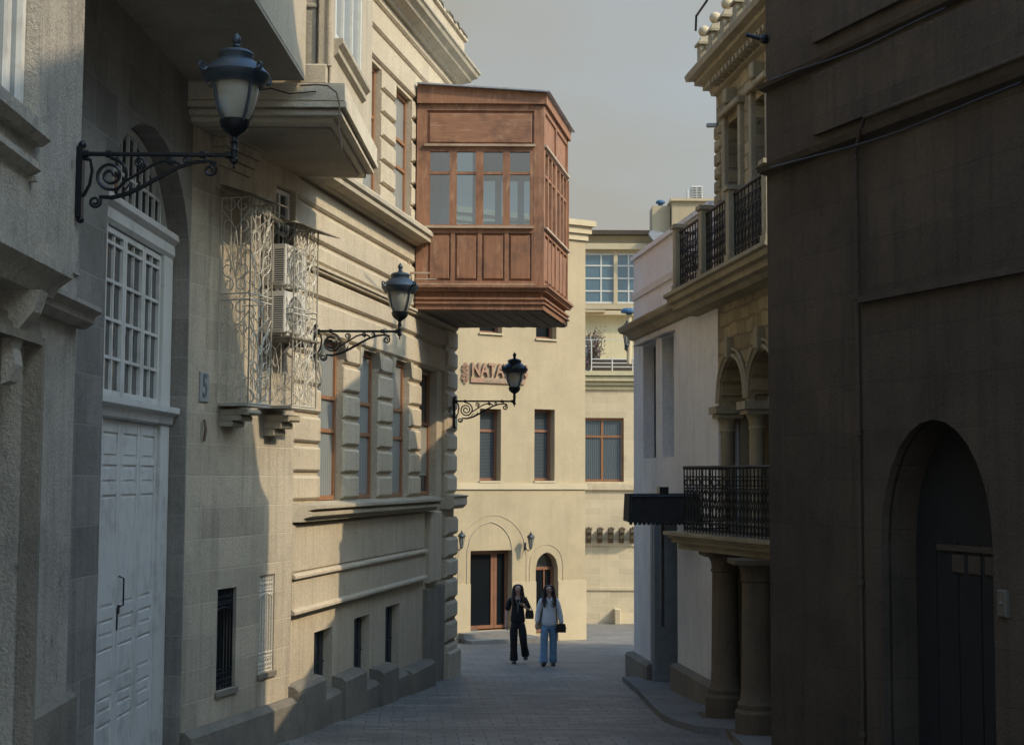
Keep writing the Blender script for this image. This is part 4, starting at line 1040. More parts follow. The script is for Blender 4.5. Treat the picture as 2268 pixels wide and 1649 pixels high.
# sign
t = thing('restaurant_sign', 'terracotta letter sign with scroll emblem on the cream wall', 'sign', RF.pt(RF.U(1040, 840), 0, RF.Z(1040, 840)))
z1s, z0s = RF.Z(1075, 806), RF.Z(1075, 834); hgt = z1s - z0s
uN = RF.U(1041, 820)
text_mesh('NATAVAN', RF, uN, .05, (z0s + z1s) / 2, hgt * 1.42, MAT['sign'], t, 'letters', .03, 'LEFT', .012, .76)
zbb, zbt = RF.Z(1080, 848), RF.Z(1080, 837)
mb = MB(); ub1 = RF.U(1160, 845); mb.box(RF, uN, ub1, .0, .05, zbb, zbt); bd = mb.build('board', MAT['sign'], t)
text_mesh('RESTAURANT', RF, (uN + ub1) / 2, .055, (zbb + zbt) / 2, (zbt - zbb) * .8, MAT['mould'], bd, 'small_letters', .004, 'CENTER', .002, 1.25)
mb = MB(); uc = RF.U(1029, 826); zc_ = RF.Z(1029, 826)
def RP(x, zz): return RF.pt(uc + x, .04, zc_ + zz)
for sg in (-1, 1):
    for cz, r_ in ((.19, .05), (.08, .06), (-.04, .06), (-.16, .05)):
        mb.tube([RP(sg * .055 + x, cz + z_) for x, z_ in spiral(0, 0, r_, .012, pi * .5, sg * 1.4, 18)], .013, 5)
    mb.tube([RP(0, .28), RP(sg * .10, .12), RP(sg * .04, 0), RP(sg * .11, -.12), RP(0, -.27)], .014, 5)
mb.ball(RP(0, .27), .022, 8); mb.ball(RP(0, .0), .03, 8); mb.ball(RP(0, -.26), .02, 8)
mb.build('emblem', MAT['sign'], t, smooth=True)
# wall lanterns
def lantern(label, x, y, fr, w=.30, sc=1.0):
    u, z = fr.px(x, y, w)
    t = thing('wall_lantern', label, 'lantern', fr.pt(u, 0, z), 'small glazed lanterns on walls')
    c = fr.pt(u, w, z)
    S = sc
    mb = MB(); mb.lathe(c, [(.035 * S, -.14 * S), (.075 * S, .12 * S), (.07 * S, .12 * S), (.03 * S, -.14 * S)], 6); mb.build('glass', MAT['globe'], t)
    mb = MB()
    for q in range(6):
        a = q * pi / 3; mb.tube([c + Vector((.037 * S * cos(a), .037 * S * sin(a), -.14 * S)), c + Vector((.08 * S * cos(a), .08 * S * sin(a), .125 * S))], .007 * S, 4)
    mb.lathe(c, [(.02 * S, -.18 * S), (.045 * S, -.15 * S), (.04 * S, -.138 * S)], 8)
    mb.lathe(c, [(.105 * S, .12 * S), (.11 * S, .135 * S), (.07 * S, .19 * S), (.04 * S, .205 * S), (.045 * S, .22 * S), (.015 * S, .235 * S), (.02 * S, .26 * S), (.004, .285 * S)], 8)
    mb.build('cage', MAT['greyiron'], t)
    mb = MB(); b0 = fr.pt(u, 0, z - .12 * S); mb.tube([b0, fr.pt(u, w * .5, z - .24 * S), fr.pt(u, w, z - .18 * S)], .012 * S, 5); mb.box(fr, u - .03 * S, u + .03 * S, 0, .02, z - .22 * S, z - .02 * S)
    mb.build('bracket', MAT['greyiron'], t)
lantern('six-sided lantern between the glazed door and the pointed window', 1175, 1200, RF)
lantern('small lantern half hidden behind the banded corner, left of the door', 1022, 1198, RF)
for (x, y) in ((1155, 1215), (1003, 1215)): pass

# ============================================================ FAR: brick house behind
GF = Fr(0, 48, 90)
t = thing('brick_terrace_house', 'pale brick house with curtained window and roof terrace at the end of the street', 'building', (3.5, 48, g(48)))
hg = hole(GF, 1270, 1381, 925, 1066, .14)
zgt = GF.Z(1350, 826)
mb = MB(); wall(mb, GF, GF.U(1180), GF.U(1560), -5.4, zgt, [hg], back=4); mb.build('wall', MAT['farstone'], t)
mw = GF.U(1333, 1000, -.1); ztr = GF.Z(1340, 966)
window(t, GF, hg[0] + .01, hg[1] - .01, hg[2] + .01, hg[3] - .01, -.08, MAT['frame'], MAT['net'], ft=.07, mull=[mw], trans=[ztr], mt=.08)
for pr, a, b in ((.07, 1084, 1069), (.04, 1306, 1300), (.04, 1208, 1196)):
    mb = MB(); mb.box(GF, GF.U(1180), GF.U(1560), -.02, pr, GF.Z(1340, a), GF.Z(1340, b)); mb.build('string_course', MAT['farstone'], t)
mb = MB()
for pr, a, b in ((.06, 862, 855), (.12, 853, 846), (.20, 844, 834), (.26, 832, 822)):
    mb.box(GF, GF.U(1180), GF.U(1560), -.02, pr, GF.Z(1340, a), GF.Z(1340, b))
mb.build('cornice', MAT['yellow'], t)
# corbels
for x in (1303, 1328, 1352, 1376, 1400):
    uu1, z1 = GF.px(x, 1172, .1)
    m_ = MB(); m_.prism(Fr(*(GF.pt(uu1, 0, 0).xy), 180), [(0, z1), (.42, z1), (.42, z1 - .08), (.32, z1 - .14), (.30, z1 - .28), (.12, z1 - .42), (0, z1 - .46)], -.08, .08)
    for sx in (-1, 0, 1): m_.ball(GF.pt(uu1 + .07 * sx, .34, z1 + .03 + (.03 if sx == 0 else 0)), .05, 8)
    m_.build('corbel', MAT['colstone'], t)
mb = MB(); b0, zb_ = GF.px(1361, 1348, .35); b1 = GF.U(1374, 1360, .35); mb.block(GF, b0, b1, 0, .35, -5.0, zb_, .02)
o = mb.build('utility_box', MAT['cream2']); tag(o, 'small pale utility box at the foot of the brick house wall', 'utility box')
# terrace
TF = Fr(0, 52, 90)
t2 = thing('terrace_storey', 'yellow set-back storey with white framed door behind the terrace railing', 'building', (3.5, 52, zgt))
hh = hole(TF, 1290, 1325, 742, 840, .12)
mb = MB(); wall(mb, TF, TF.U(1180), TF.U(1560), zgt - .1, TF.Z(1340, 688), [(hh[0], hh[1], hh[2], hh[3], .12)], back=3); mb.build('wall', MAT['yellow'], t2)
window(t2, TF, hh[0], hh[1], hh[2] + .1, hh[3], -.06, MAT['acwhite'], MAT['skyglass'], ft=.07, mull=[(hh[0] + hh[1]) / 2, ], trans=[hh[3] - .4])
mb = MB(); mb.box(TF, TF.U(1180), TF.U(1560), -.2, .35, TF.Z(1340, 699), TF.Z(1340, 693)); mb.box(TF, TF.U(1180), TF.U(1338), .3, .5, TF.Z(1340, 694), TF.Z(1340, 690)); mb.build('canopy_edge', MAT['cream2'], t2)
t3 = thing('terrace_railing', 'white metal railing along the roof terrace edge', 'railing', GF.pt(3.5, 0, zgt))
zr = GF.Z(1350, 792)
mb = MB()
for z in (zgt + .02 + (zr - zgt) * f for f in (.35, .6, .85)): mb.tube([GF.pt(GF.U(1308, 800), .1, z), GF.pt(GF.U(1500, 800), .1, z)], .018, 5)
mb.tube([GF.pt(GF.U(1290, 800), .1, GF.Z(1350, 753)), GF.pt(GF.U(1500, 800), .1, GF.Z(1350, 752))], .012, 5)
mb.build('rail', MAT['acwhite'], t3)
for x in (1309, 1355, 1400):
    m_ = MB(); uq = GF.U(x, 800); m_.tube([GF.pt(uq, .1, zgt), GF.pt(uq, .1, GF.Z(1350, 753) if x == 1309 else zr)], .022, 5); m_.build('post', MAT['acwhite'], t3)
mb = MB(); mb.box(GF, GF.U(1312, 800), GF.U(1500, 800), -.35, -.30, zgt + .03, zr - .03); o = mb.build('planter', MAT['darktrim']); tag(o, 'long dark planter behind the white terrace railing', 'planter')
# flowering shrub
ts = thing('flowering_shrub', 'straggly shrub with small mauve flowers climbing on the terrace', 'shrub', GF.pt(GF.U(1300, 800), -.6, zgt))
ml, mf_ = MB(), MB(); ms = MB()
pr_ = plain('leaf_green', (.06, .085, .035), .7, var=.4); pf = plain('mauve_petals', (.26, .15, .19), .7, var=.3)
for k in range(26):
    x0, y0 = random.uniform(1296, 1312), 815; x1, y1 = random.uniform(1296, 1340), random.uniform(722, 790)
    pts = []
    for f in (0, .35, .7, 1):
        u, z = GF.px(x0 + (x1 - x0) * f ** 1.5 + random.uniform(-2, 2), y0 + (y1 - y0) * f, -.5); pts.append(GF.pt(u, -.5 + random.uniform(-.25, .25), z))
    ms.tube(pts, .012, 4)
    for q in range(34):
        f = random.random(); i = min(2, int(f * 3)); c = pts[i].lerp(pts[i + 1], f * 3 - i) + Vector((random.gauss(0, .11), random.gauss(0, .11), random.gauss(0, .11)))
        d1 = Vector((random.uniform(-1, 1), random.uniform(-1, 1), random.uniform(-1, 1))).normalized() * random.uniform(.03, .055); d2 = d1.cross(Vector((random.random(), random.random(), 1))).normalized() * .025
        (mf_ if random.random() < .45 else ml).poly([c - d1, c - d2, c + d1, c + d2])
ms.build('stem', MAT['cable'], ts); ml.build('foliage', pr_, ts); mf_.build('flowers', pf, ts)['kind'] = 'stuff'
lantern('small hanging lantern under the corner cornice of the white house', 1388, 745, Fr(0, 46, 90), .3, 1.9)

# ============================================================ FAR: glazed building
HF = Fr(0, 57, 90)
t = thing('glazed_building', 'tall cream building with large blue-tinted gridded window beyond the terrace', 'building', (4.5, 57, g(57)))
zht = HF.Z(1350, 522)
hw_ = hole(HF, 1270, 1440, 560, 672, .15)
mb = MB(); wall(mb, HF, HF.U(1180), HF.U(1462), -5.5, zht, [hw_], back=5); mb.build('wall', MAT['cream'], t)
blueg = glass('blue_tinted_glass', rough=.06, back=(.07, .14, .18))
window(t, HF, hw_[0], hw_[1], hw_[2], hw_[3], -.06, MAT['acwhite'], blueg, ft=.08, mull=[HF.U(x, 600) for x in (1331, 1363, 1392, 1420)], trans=[hw_[2] + (hw_[3] - hw_[2]) * k / 4 for k in (1, 2, 3)], mt=.06)
mb = MB(); mb.box(HF, HF.U(1194), HF.U(1462), -.02, .15, HF.Z(1350, 553), HF.Z(1350, 540)); mb.box(HF, HF.U(1194), HF.U(1462), -.02, .25, HF.Z(1350, 686), HF.Z(1350, 678)); mb.box(HF, HF.U(1363, 600) - .08, HF.U(1363, 600) + .08, -.05, .0, hw_[2], hw_[3])
mb.build('string_course', MAT['cream2'], t)
mb = MB(); mb.box(HF, HF.U(1194), HF.U(1442), -.5, .3, zht + .003, zht + .18); mb.build('roof_gutter', MAT['darktrim'], t)
# ---- rooftop house on the right skyline
JF = Fr(0, 56.5, 90)
t = thing('rooftop_house', 'cream house with boxy chimney showing above the white house parapet', 'building', (6, 56.5, g(56.5)))
mb = MB(); mb.box(JF, JF.U(1490), JF.U(1720), -5, 0, -5.0, JF.Z(1500, 446)); mb.box(JF, JF.U(1448), JF.U(1488), -1.6, -.4, -5.0, JF.Z(1470, 456, -.4))
mb.box(JF, JF.U(1440), JF.U(1489), -3, -.45, -5.0, JF.Z(1450, 512))
mb.build('wall', MAT['cream'], t)
mb = MB(); mb.box(JF, JF.U(1486), JF.U(1722), -5.1, .12, JF.Z(1500, 446) + .003, JF.Z(1500, 440)); mb.build('roof_edge', MAT['cream2'], t)
mb = MB(); P = JF.pt
mb.hexa([P(JF.U(1436), .2, JF.Z(1436, 520)), P(JF.U(1468), .2, JF.Z(1468, 562)), P(JF.U(1468), -2, JF.Z(1468, 562)), P(JF.U(1436), -2, JF.Z(1436, 520)), P(JF.U(1440), .2, JF.Z(1440, 512)), P(JF.U(1500), .2, JF.Z(1500, 522)), P(JF.U(1500), -2, JF.Z(1500, 522)), P(JF.U(1440), -2, JF.Z(1440, 512))])
mb.build('metal_roof_flap', MAT['metal'], t)
mb = MB(); c = JF.pt(JF.U(1469), -.9, JF.Z(1469, 456, -.9)); mb.lathe(c, [(.10, -.02), (.10, .10), (.19, .10), (.19, .16), (.13, .22), (.02, .24)], 14); o = mb.build('chimney_cowl', MAT['blue']); tag(o, 'blue metal cowl on top of the boxy chimney', 'chimney cowl')
def roof_ac():
    u0, z0 = JF.px(1531, 440, -.5); wdt = JF.U(1555, 430, -.5) - u0
    t = thing('rooftop_air_conditioner', 'grey slatted cooling unit standing on the far roof edge', 'air conditioner', JF.pt(u0, -.7, z0 + .08))
    mb = MB(); hz_ = JF.Z(1540, 412, -.5); mb.block(JF, u0, u0 + wdt, -.9, -.5, z0 - .05, hz_, .01); mb.box(JF, u0 - .16, u0 - .01, -.9, -.55, z0 - .05, hz_ - .12); mb.build('casing', MAT['acwhite'], t)
    mb = MB()
    for k in range(7):
        z = z0 + .03 + k * (hz_ - z0 - .05) / 7
        mb.box(JF, u0 + .03, u0 + wdt * .46, -.5, -.49, z, z + .028); mb.box(JF, u0 + wdt * .54, u0 + wdt - .03, -.5, -.49, z, z + .028)
    mb.build('grille', MAT['acdark'], t)
roof_ac()
mb = MB(); c = Fr(0, 46, 90).pt(Fr(0, 46, 90).U(1393), 0, Fr(0, 46, 90).Z(1393, 697)); mb.lathe(c, [(.1, 0), (.1, .06), (.27, .06), (.27, .12), (.2, .2), (.05, .22)], 14); o = mb.build('vent_cowl', MAT['blue']); tag(o, 'blue metal vent cowl beside the white house wall', 'vent cowl')
mb = MB(); mb.lathe(c, [(.08, -1.6), (.08, 0)], 12); o2 = mb.build('pipe', MAT['cream2'], o)

# ============================================================ RIGHT: house frames
R0 = 5.535; RA = -7.2
def RX(y): return R0 - .1263 * y
RW = Fr(RX(17.1), 17.1, RA, -1)          # u grows away from the camera
UL = (20.4 - 17.1) / cos(radians(7.2)); UW = (26.1 - 17.1) / cos(radians(7.2))
# ---- white house
t = thing('white_house', 'whitewashed house with two dark slit windows on the right side of the street', 'building', RW.pt((UL + UW) / 2, 0, g(22)))
def rh(x0, x1, y0, y1, d=.2):
    ym = (y0 + y1) / 2; return (RW.U(x1, ym), RW.U(x0, ym), RW.Z((x0 + x1) / 2, y1), RW.Z((x0 + x1) / 2, y0), d)
h1 = rh(1424, 1452, 762, 1014, .25); h2 = rh(1466, 1492, 742, 1010, .25); h3 = (RW.U(1500, 1300), RW.U(1452, 1300), -3.9, -.58, .45)
h2 = (h2[0], h2[1], h1[2], h1[3], .25)
z_wt = RW.Z(1486, 517)
mb = MB(); wall(mb, RW, UL - .02, UW, -4.2, z_wt, [h1, h2, h3], back=6)
mb.build('wall', MAT['white'], t)
for h in (h1, h2):
    m_ = window(t, RW, h[0], h[1], h[2], h[3], -.2, MAT['greyiron'], MAT['glass'], ft=.04, trans=[h[2] + .8], mt=.03)
    m_ = MB(); m_.profile(RW, [(0, h[3] + .02), (.16, h[3] - .0), (.18, h[3] + .015), (0, h[3] + .06)], h[0] - .08, h[1] + .06); m_.build('window_hood', MAT['metal'], t)
mb = MB(); mb.box(RW, h3[0], h3[1], -.48, -.42, -3.9, -.6)
for k in range(3): mb.block(RW, h3[0] + .06, h3[1] - .06, -.42, -.40, -3.5 + k * .95, -2.65 + k * .95, .01)
mb.build('door', MAT['dwood'], t)
mb = MB(); mb.box(RW, h3[1] + .003, h3[1] + .16, 0, .06, -4.2, -.7); mb.box(RW, h3[1] - .10, h3[1] + .0, -.4, .05, -4.2, -.6); mb.build('door_surround', plain('blue_grey_jamb', (.20, .225, .235), .6), t)
pz = RW.Z(1390, 1450, .14)
mb = MB(); mb.profile(RW, [(-.02, pz + .05), (.10, pz + .04), (.14, pz), (.14, -4.4), (-.02, -4.4)], h3[1] + .1, UW + .1)
mb.build('plinth', MAT['plinth'], t)
pz = RW.Z(1500, 1483, .14)
mb = MB(); mb.profile(RW, [(-.02, pz + .05), (.10, pz + .04), (.14, pz), (.14, -4.4), (-.02, -4.4)], UL, h3[0] - .05)
mb.build('plinth', MAT['plinth'], t)
zc1 = RW.Z(1385, 718, .25)
mb = MB(); mb.profile(RW, [(0, zc1 - .26), (.06, zc1 - .24), (.12, zc1 - .14), (.22, zc1 - .10), (.25, zc1 - .03), (.25, zc1), (.05, zc1 + .05), (0, zc1 + .05)], UL + .7, UW, e1=1); mb.build('cornice', MAT['bsmooth'], t)
mb = MB(); mb.box(RW, UL + .3, UW + .04, -.25, .05, z_wt - .02, z_wt + .06); mb.profile(RW, [(0, 3.25), (.03, 3.25), (.05, 3.35), (.05, 3.39), (0, 3.42)], UL + .4, UW + .03); mb.build('parapet_coping', MAT['white'], t)
# unseen block added behind, keeps the paving of the open square in shade
mb = MB(); mb.plan([(3.6, 26.5), (14, 26.5), (14, 33.0), (3.6, 33.3)], -5.2, 2.3)
mb.plan([(3.45, 26.4), (14.2, 26.4), (14.2, 33.2), (3.45, 33.45)], 2.304, 2.5)
o = mb.build('square_shade_block', MAT['cream']); tag(o, 'unseen low cream block added behind the white house to shade the square', 'building')

# ---- awning
t = thing('door_awning', 'black cloth awning box projecting over the white house doorway', 'awning', RW.pt(RW.U(1480, 1120), 0, RW.Z(1480, 1160)))
ya = 21.4
AWF = Fr(0, ya, 90); au0, au1 = AWF.U(1394, 1120), AWF.U(1503, 1120); az1, az0 = AWF.Z(1450, 1094), AWF.Z(1450, 1156)
mb = MB(); ax = RX(ya)
P = WF.pt
yb_ = ya + 1.0
mb.hexa([(au0 - .02, ya - .06, az0), (ax + .02, ya - .06, az0 - .03), (ax + .02, yb_, az0 - .03), (au0 - .02, yb_, az0), (au0, ya, az1), (ax + .02, ya, az1 + .01), (ax + .02, yb_, az1 + .01), (au0, yb_, az1)])
for k in range(16):
    x = au0 - .02 + (ax - au0 + .0) * (k + .5) / 16; mb.ball((x, ya - .055, az0 - .012), .03, 6)
mb.build('cloth', MAT['awning'], t)
mb = MB(); mb.tube([(au0 + .03, ya - .03, az0 + .1), (au0 + .03, ya - .03, az1 - .03), (ax, ya - .03, az1 - .02)], .012, 5); mb.build('frame', MAT['greyiron'], t)
mb = MB(); mb.box(WF, AWF.U(1462, 1100), AWF.U(1482, 1100), -ya - .5, -ya - .1, az1 + .005, az1 + .11); o = mb.build('awning_lamp', MAT['iron'], t)
mb = MB(); mb.tube([(AWF.U(1436, 1200) + .3, ya + .9, -.55), (AWF.U(1436, 1200) + .3, ya + .9, -2.3)], .03, 6); mb.build('drainpipe', MAT['greyiron'], t)

# ---- balcony house
t = thing('balcony_house', 'ochre stone house with pointed loggia arches, iron balconies and ball-topped roofline', 'building', RW.pt(1.2, 0, g(18.5)))
w1_ = (RW.U(1643, 340), RW.U(1613, 340), 2.8, RW.Z(1628, 262), .3); w2_ = (max(.05, RW.U(1704, 340)), RW.U(1673, 340), 2.8, w1_[3], .3)
LW = .15
za1 = RW.Z(1583, 800, LW)
cl = [RW.U(x, 1000, LW + .1) for x in (1686, 1616, 1555)]        # loggia column positions, nearest first
arcs = [(cl[0] + .10, cl[1] - .10), (cl[1] + .10, cl[2] - .10)]
FZ = -.74
gd = (cl[0] + .5, cl[2] - .3, -3.8, -1.2, .4)
mb = MB()
DZ = RW.Z(1583, 202, .1) - 4.98
ztC = 5.05 + DZ
ZK = RW.Z(1555, 907)
hl = [(a, b, ZK, za1, .35, 'pointed', za1 - ZK - .05) for a, b in arcs]
wall(mb, RW, -.25, UL, ZK, ztC, [w1_, w2_] + hl, w=0, back=6)
# loggia back wall / ground storey wall are separate pieces
mb.build('wall', MAT['bark'], t)
mb = MB(); wall(mb, RW, -.2, UL, -4.0, -.9, [gd], w=-.1, back=5.8); mb.build('ground_storey_wall', MAT['bsmooth'], t)
mb = MB(); mb.box(RW, -.2, UL, -1.3, -1.15, -.9, ZK); mb.box(RW, -.24, -.1, -1.15, -.35, -.9, ZK); mb.box(RW, UL - .1, UL - .003, -1.15, -.3, -.9, ZK); mb.box(RW, -.2, UL, -6, -1.305, -.9, ZK); mb.box(RW, -.2, UL, -1.15, -.36, ZK + .01, ZK + 1.1)
mb.build('loggia_wall', MAT['bsmooth'], t)
for k in range(2):
    m_ = MB(); uc = (arcs[k][0] + arcs[k][1]) / 2; m_.box(RW, uc - .22, uc + .22, -1.152, -1.12, -.74, .86)
    m_.build('loggia_door', MAT['dwood'], t)
mb = MB(); mb.box(RW, gd[0], gd[1], -.46, -.38, -3.9, -1.2); mb.build('ground_door', MAT['dwood'], t)
# arch mouldings
mb = MB()
for a, b in arcs:
    for off, wv, r_ in ((.05, .02, .035), (.14, .03, .022)):
        ap = arcpts((a - off, b + off, 0, za1 + off), 'pointed', za1 - ZK - .05 + off, 18); mb.tube([RW.pt(u, wv, z) for u, z in ap], r_, 6)
    uc = (a + b) / 2; mb.block(RW, uc - .06, uc + .06, 0, .12, za1 + .02, za1 + .3, .02)
mb.build('arch_moulding', MAT['bsmooth'], t)
for u in cl:
    c = RW.pt(u, -.12, 0)
    m_ = MB(); m_.lathe(c, [(.15, FZ), (.15, FZ + .10), (.12, FZ + .14), (.105, FZ + .2), (.10, ZK - .38), (.12, ZK - .35), (.10, ZK - .33), (.11, ZK - .25), (.15, ZK - .17)], 16)
    a = RW; m_.box(RW, u - .17, u + .17, -.30, .06, ZK - .17, ZK - .11); m_.box(RW, u - .20, u + .20, -.34, .10, ZK - .106, ZK)
    m_.build('loggia_column', MAT['bsmooth'], t, smooth=True)
# window surrounds upper storey
mb = MB()
for h in (w1_, w2_):
    mb.block(RW, h[0] - .10, h[0] - .003, 0, .07, 2.7, h[3] + .1, .015); mb.block(RW, h[1] + .003, h[1] + .10, 0, .07, 2.7, h[3] + .1, .015); mb.block(RW, h[0] - .16, h[1] + .16, 0, .12, h[3] + .104, h[3] + .2, .02)
    mb.block(RW, (h[0] + h[1]) / 2 - .08, (h[0] + h[1]) / 2 + .08, 0, .16, h[3] + .204, h[3] + .42, .02)
mb.build('window_surround', MAT['bsmooth'], t)
for h in (w1_, w2_):
    m_ = MB(); m_.box(RW, h[0], h[1], -.32, -.26, h[2], h[3]); m_.build('shutter', MAT['dwood'], t)
# rough projecting corner stones
mb = MB(); zq = 2.7
while zq < 5.0:
    mb.block(RW, UL - .22, UL + .03 + random.uniform(0, .03), -.2, .03, zq + .01, zq + .19, .02); zq += .2
mb.build('corner_stones', MAT['bark'], t)
# top cornice
cb = RW.Z(1583, 200, .1)
mb = MB()
mb.profile(RW, [(w_, z_ + DZ) for w_, z_ in ((0, 4.98), (.06, 5.0), (.08, 5.08), (.16, 5.10), (.16, 5.16), (.26, 5.20), (.26, 5.26), (.36, 5.28), (.38, 5.36), (.34, 5.42), (0, 5.44))], -.3, UL, e1=1)
for k in range(19): mb.box(RW, -.2 + k * .17, -.12 + k * .17, .08, .22, 5.02 + DZ, 5.095 + DZ)
mb.build('roof_cornice', MAT['bsmooth'], t)
mb = MB(); mb.box(RW, -.3, UL, -6, .05, 5.05 + DZ, 5.43 + DZ); mb.build('roof', MAT['soffit'], t)
bal = thing('roof_balustrade', 'stone balustrade posts topped with pale balls along the roof edge', 'balustrade', RW.pt(UL / 2, .2, (5.44 + DZ)))
for k in range(5):
    u = UL + .12 - k * .62
    m_ = MB(); m_.block(RW, u - .085, u + .085, .06, .23, (5.44 + DZ), (5.76 + DZ), .01); m_.box(RW, u - .12, u + .12, .03, .26, (5.764 + DZ), (5.80 + DZ)); m_.hexa([RW.pt(u - .1, .05, (5.80 + DZ)), RW.pt(u + .1, .05, (5.80 + DZ)), RW.pt(u + .1, .24, (5.80 + DZ)), RW.pt(u - .1, .24, (5.80 + DZ)), RW.pt(u - .04, .1, (5.9 + DZ)), RW.pt(u + .04, .1, (5.9 + DZ)), RW.pt(u + .04, .19, (5.9 + DZ)), RW.pt(u - .04, .19, (5.9 + DZ))])
    p_ = m_.build('post', MAT['bsmooth'], bal)
    m_ = MB(); m_.ball(RW.pt(u, .145, (5.985 + DZ)), .085, 14); m_.build('ball', MAT['cream2'], p_, smooth=True)
    if k < 4:
        m_ = MB(); m_.tube([RW.pt(u - .09, .14, (5.72 + DZ)), RW.pt(u - .53, .14, (5.72 + DZ))], .025, 6)
        for q in range(3):
            m_.tube([RW.pt(u - .2 - q * .11, .14, (5.44 + DZ)), RW.pt(u - .2 - q * .11, .14, (5.58 + DZ)), RW.pt(u - .2 - q * .11, .14, (5.72 + DZ))], [.022, .04, .022], 8)
        m_.build('rail', MAT['bsmooth'], bal)
mb = MB(); pts = [RW.pt(UL + .0, .3, (5.95 + DZ)), RW.pt(UL - .15, .33, (6.12 + DZ)), RW.pt(UL - .7, .32, (6.16 + DZ)), RW.pt(UL - 1.2, .32, (6.45 + DZ)), RW.pt(UL - 2.3, .3, (6.9 + DZ))]
mb.tube(pts, .018, 5); o = mb.build('roof_cable', MAT['blackcable']); tag(o, 'dark cable looping past the ball-topped roof posts', 'cable')
mb = MB(); mb.tube([RW.pt(UL - .05, .0, RW.Z(1588, 278)), RW.pt(UL + .06, .12, RW.Z(1580, 282))], .035, 8); mb.build('spout', MAT['metal'], t)

def iron_rail(parent, A, B, z0, z1, nb, nm='railing_panel', mat=None):
    mb = MB(); A = Vector(A); B = Vector(B); L_ = (B - A).length; d = (B - A) / L_
    P = lambda s, z: (A + d * s) * 1.0 + Vector((0, 0, z - A.z))
    H = z1 - z0
    mb.tube([P(0, z1), P(L_, z1)], .025, 6)
    for f in (.04, .16, .68, .86): mb.tube([P(0, z0 + H * f), P(L_, z0 + H * f)], .011, 5)
    for k in range(nb + 1):
        s = L_ * k / nb; mb.tube([P(s, z0), P(s, z1)], .009, 5)
        if k < nb:
            sc_ = L_ * (k + .5) / nb; r_ = min(L_ / nb * .42, .06)
            for zc2 in (z0 + H * .77, z0 + H * .10):
                mb.tube([P(sc_ + r_ * cos(q * pi / 5), zc2 + r_ * sin(q * pi / 5)) for q in range(11)], .007, 4)
            for sg in (-1, 1): mb.tube([P(sc_, z0 + H * .2), P(sc_ + sg * r_, z0 + H * .32), P(sc_, z0 + H * .45), P(sc_ - sg * r_, z0 + H * .56), P(sc_, z0 + H * .66)], .006, 4)
    return mb.build(nm, mat or MAT['iron'], parent)
# upper balcony
BW_ = .50
ub_f = RW.U(1462, 660, BW_); zbs = RW.Z(1462, 657, BW_)
mb = MB()
mb.profile(RW, [(0, zbs - .34), (BW_ * .45, zbs - .32), (BW_ * .55, zbs - .26), (BW_ * .72, zbs - .24), (BW_ * .74, zbs - .16), (BW_ * .88, zbs - .14), (BW_ * .9, zbs - .07), (BW_, zbs - .05), (BW_, zbs), (0, zbs)], -.55, ub_f - .35, e1=.35)
mb.build('upper_balcony_slab', MAT['bsmooth'], t)
xs_ = (1691, 1610, 1549, 1492)
pw = BW_ - .14
us_ = [RW.U(x, 600, pw) for x in xs_]
zpt = RW.Z(1495, 496, pw)
for i, u in enumerate(us_):
    m_ = MB(); m_.block(RW, u - .08, u + .08, pw - .16, pw, zbs + .15, zpt - .06, .01); m_.block(RW, u - .10, u + .10, pw - .18, pw + .02, zbs + .002, zbs + .15, .015); m_.box(RW, u - .11, u + .11, pw - .19, pw + .03, zpt - .058, zpt)
    m_.build('balcony_post', MAT['bsmooth'], t)
    if i < 3:
        iron_rail(t, RW.pt(u + .09, pw - .08, 0), RW.pt(us_[i + 1] - .09, pw - .08, 0), zbs + .05, zpt - .12, 9)
iron_rail(t, RW.pt(us_[3], pw - .16, 0), RW.pt(us_[3], .02, 0), zbs + .05, zpt - .12, 4)
# lower balcony
c1 = Vector((.1061 * 20.0, 20.0, 0)); c2_ = Vector((3.10, 16.95, 0))
zt_ = -.74
dirv = (c2_ - c1).normalized()
inn = Vector((dirv.y, -dirv.x, 0)); 
if inn.x < 0: inn = -inn
def lslab(mb, d, z0, z1):
    a = c1 + inn * d - dirv * (-d) ; a = c1 + inn * d + dirv * d; b = c2_ + inn * d
    mb.plan([(a.x, a.y), (b.x, b.y), (4.2, 16.95), (RX(20.2) + .3, 20.4)], z0, z1)
mb = MB(); lslab(mb, 0, zt_ - .05, zt_); lslab(mb, .05, zt_ - .09, zt_ - .052); lslab(mb, .09, zt_ - .15, zt_ - .092); lslab(mb, .16, zt_ - .24, zt_ - .152)
mb.build('lower_balcony_slab', MAT['bsmooth'], t)
ra = c1 + inn * .12 + dirv * .45; rb = c2_ + inn * .12
ztop_ = .14
seg = 4
for k in range(seg):
    A = ra.lerp(rb, k / seg); B = ra.lerp(rb, (k + 1) / seg); iron_rail(t, A, B, zt_ + .01, ztop_, 7)
iron_rail(t, ra, Vector((RX(19.9), 19.95, 0)), zt_ + .01, ztop_, 5)
for (x, y, yb2) in ((1603, 19.3, 1575), (1672, 17.5, 1625)):
    c = Vector(((x - 1133) / 3149 * y, y, 0)); zg = g(y) + .08; m_ = MB()
    m_.lathe(c, [(.27, zg), (.27, zg + .28), (.235, zg + .32), (.24, zg + .38), (.205, zg + .42), (.19, zg + .6), (.172, zt_ - .52), (.195, zt_ - .50), (.178, zt_ - .46), (.19, zt_ - .38), (.235, zt_ - .30)], 24)
    m_.box(WF, c.x - .31, c.x + .31, -c.y - .31, -c.y + .31, zt_ - .30, zt_ - .243)
    m_.box(WF, c.x - .33, c.x + .33, -c.y - .33, -c.y + .33, zg - .02, zg + .02)
    m_.build('porch_column', MAT['colstone'], t, smooth=True)
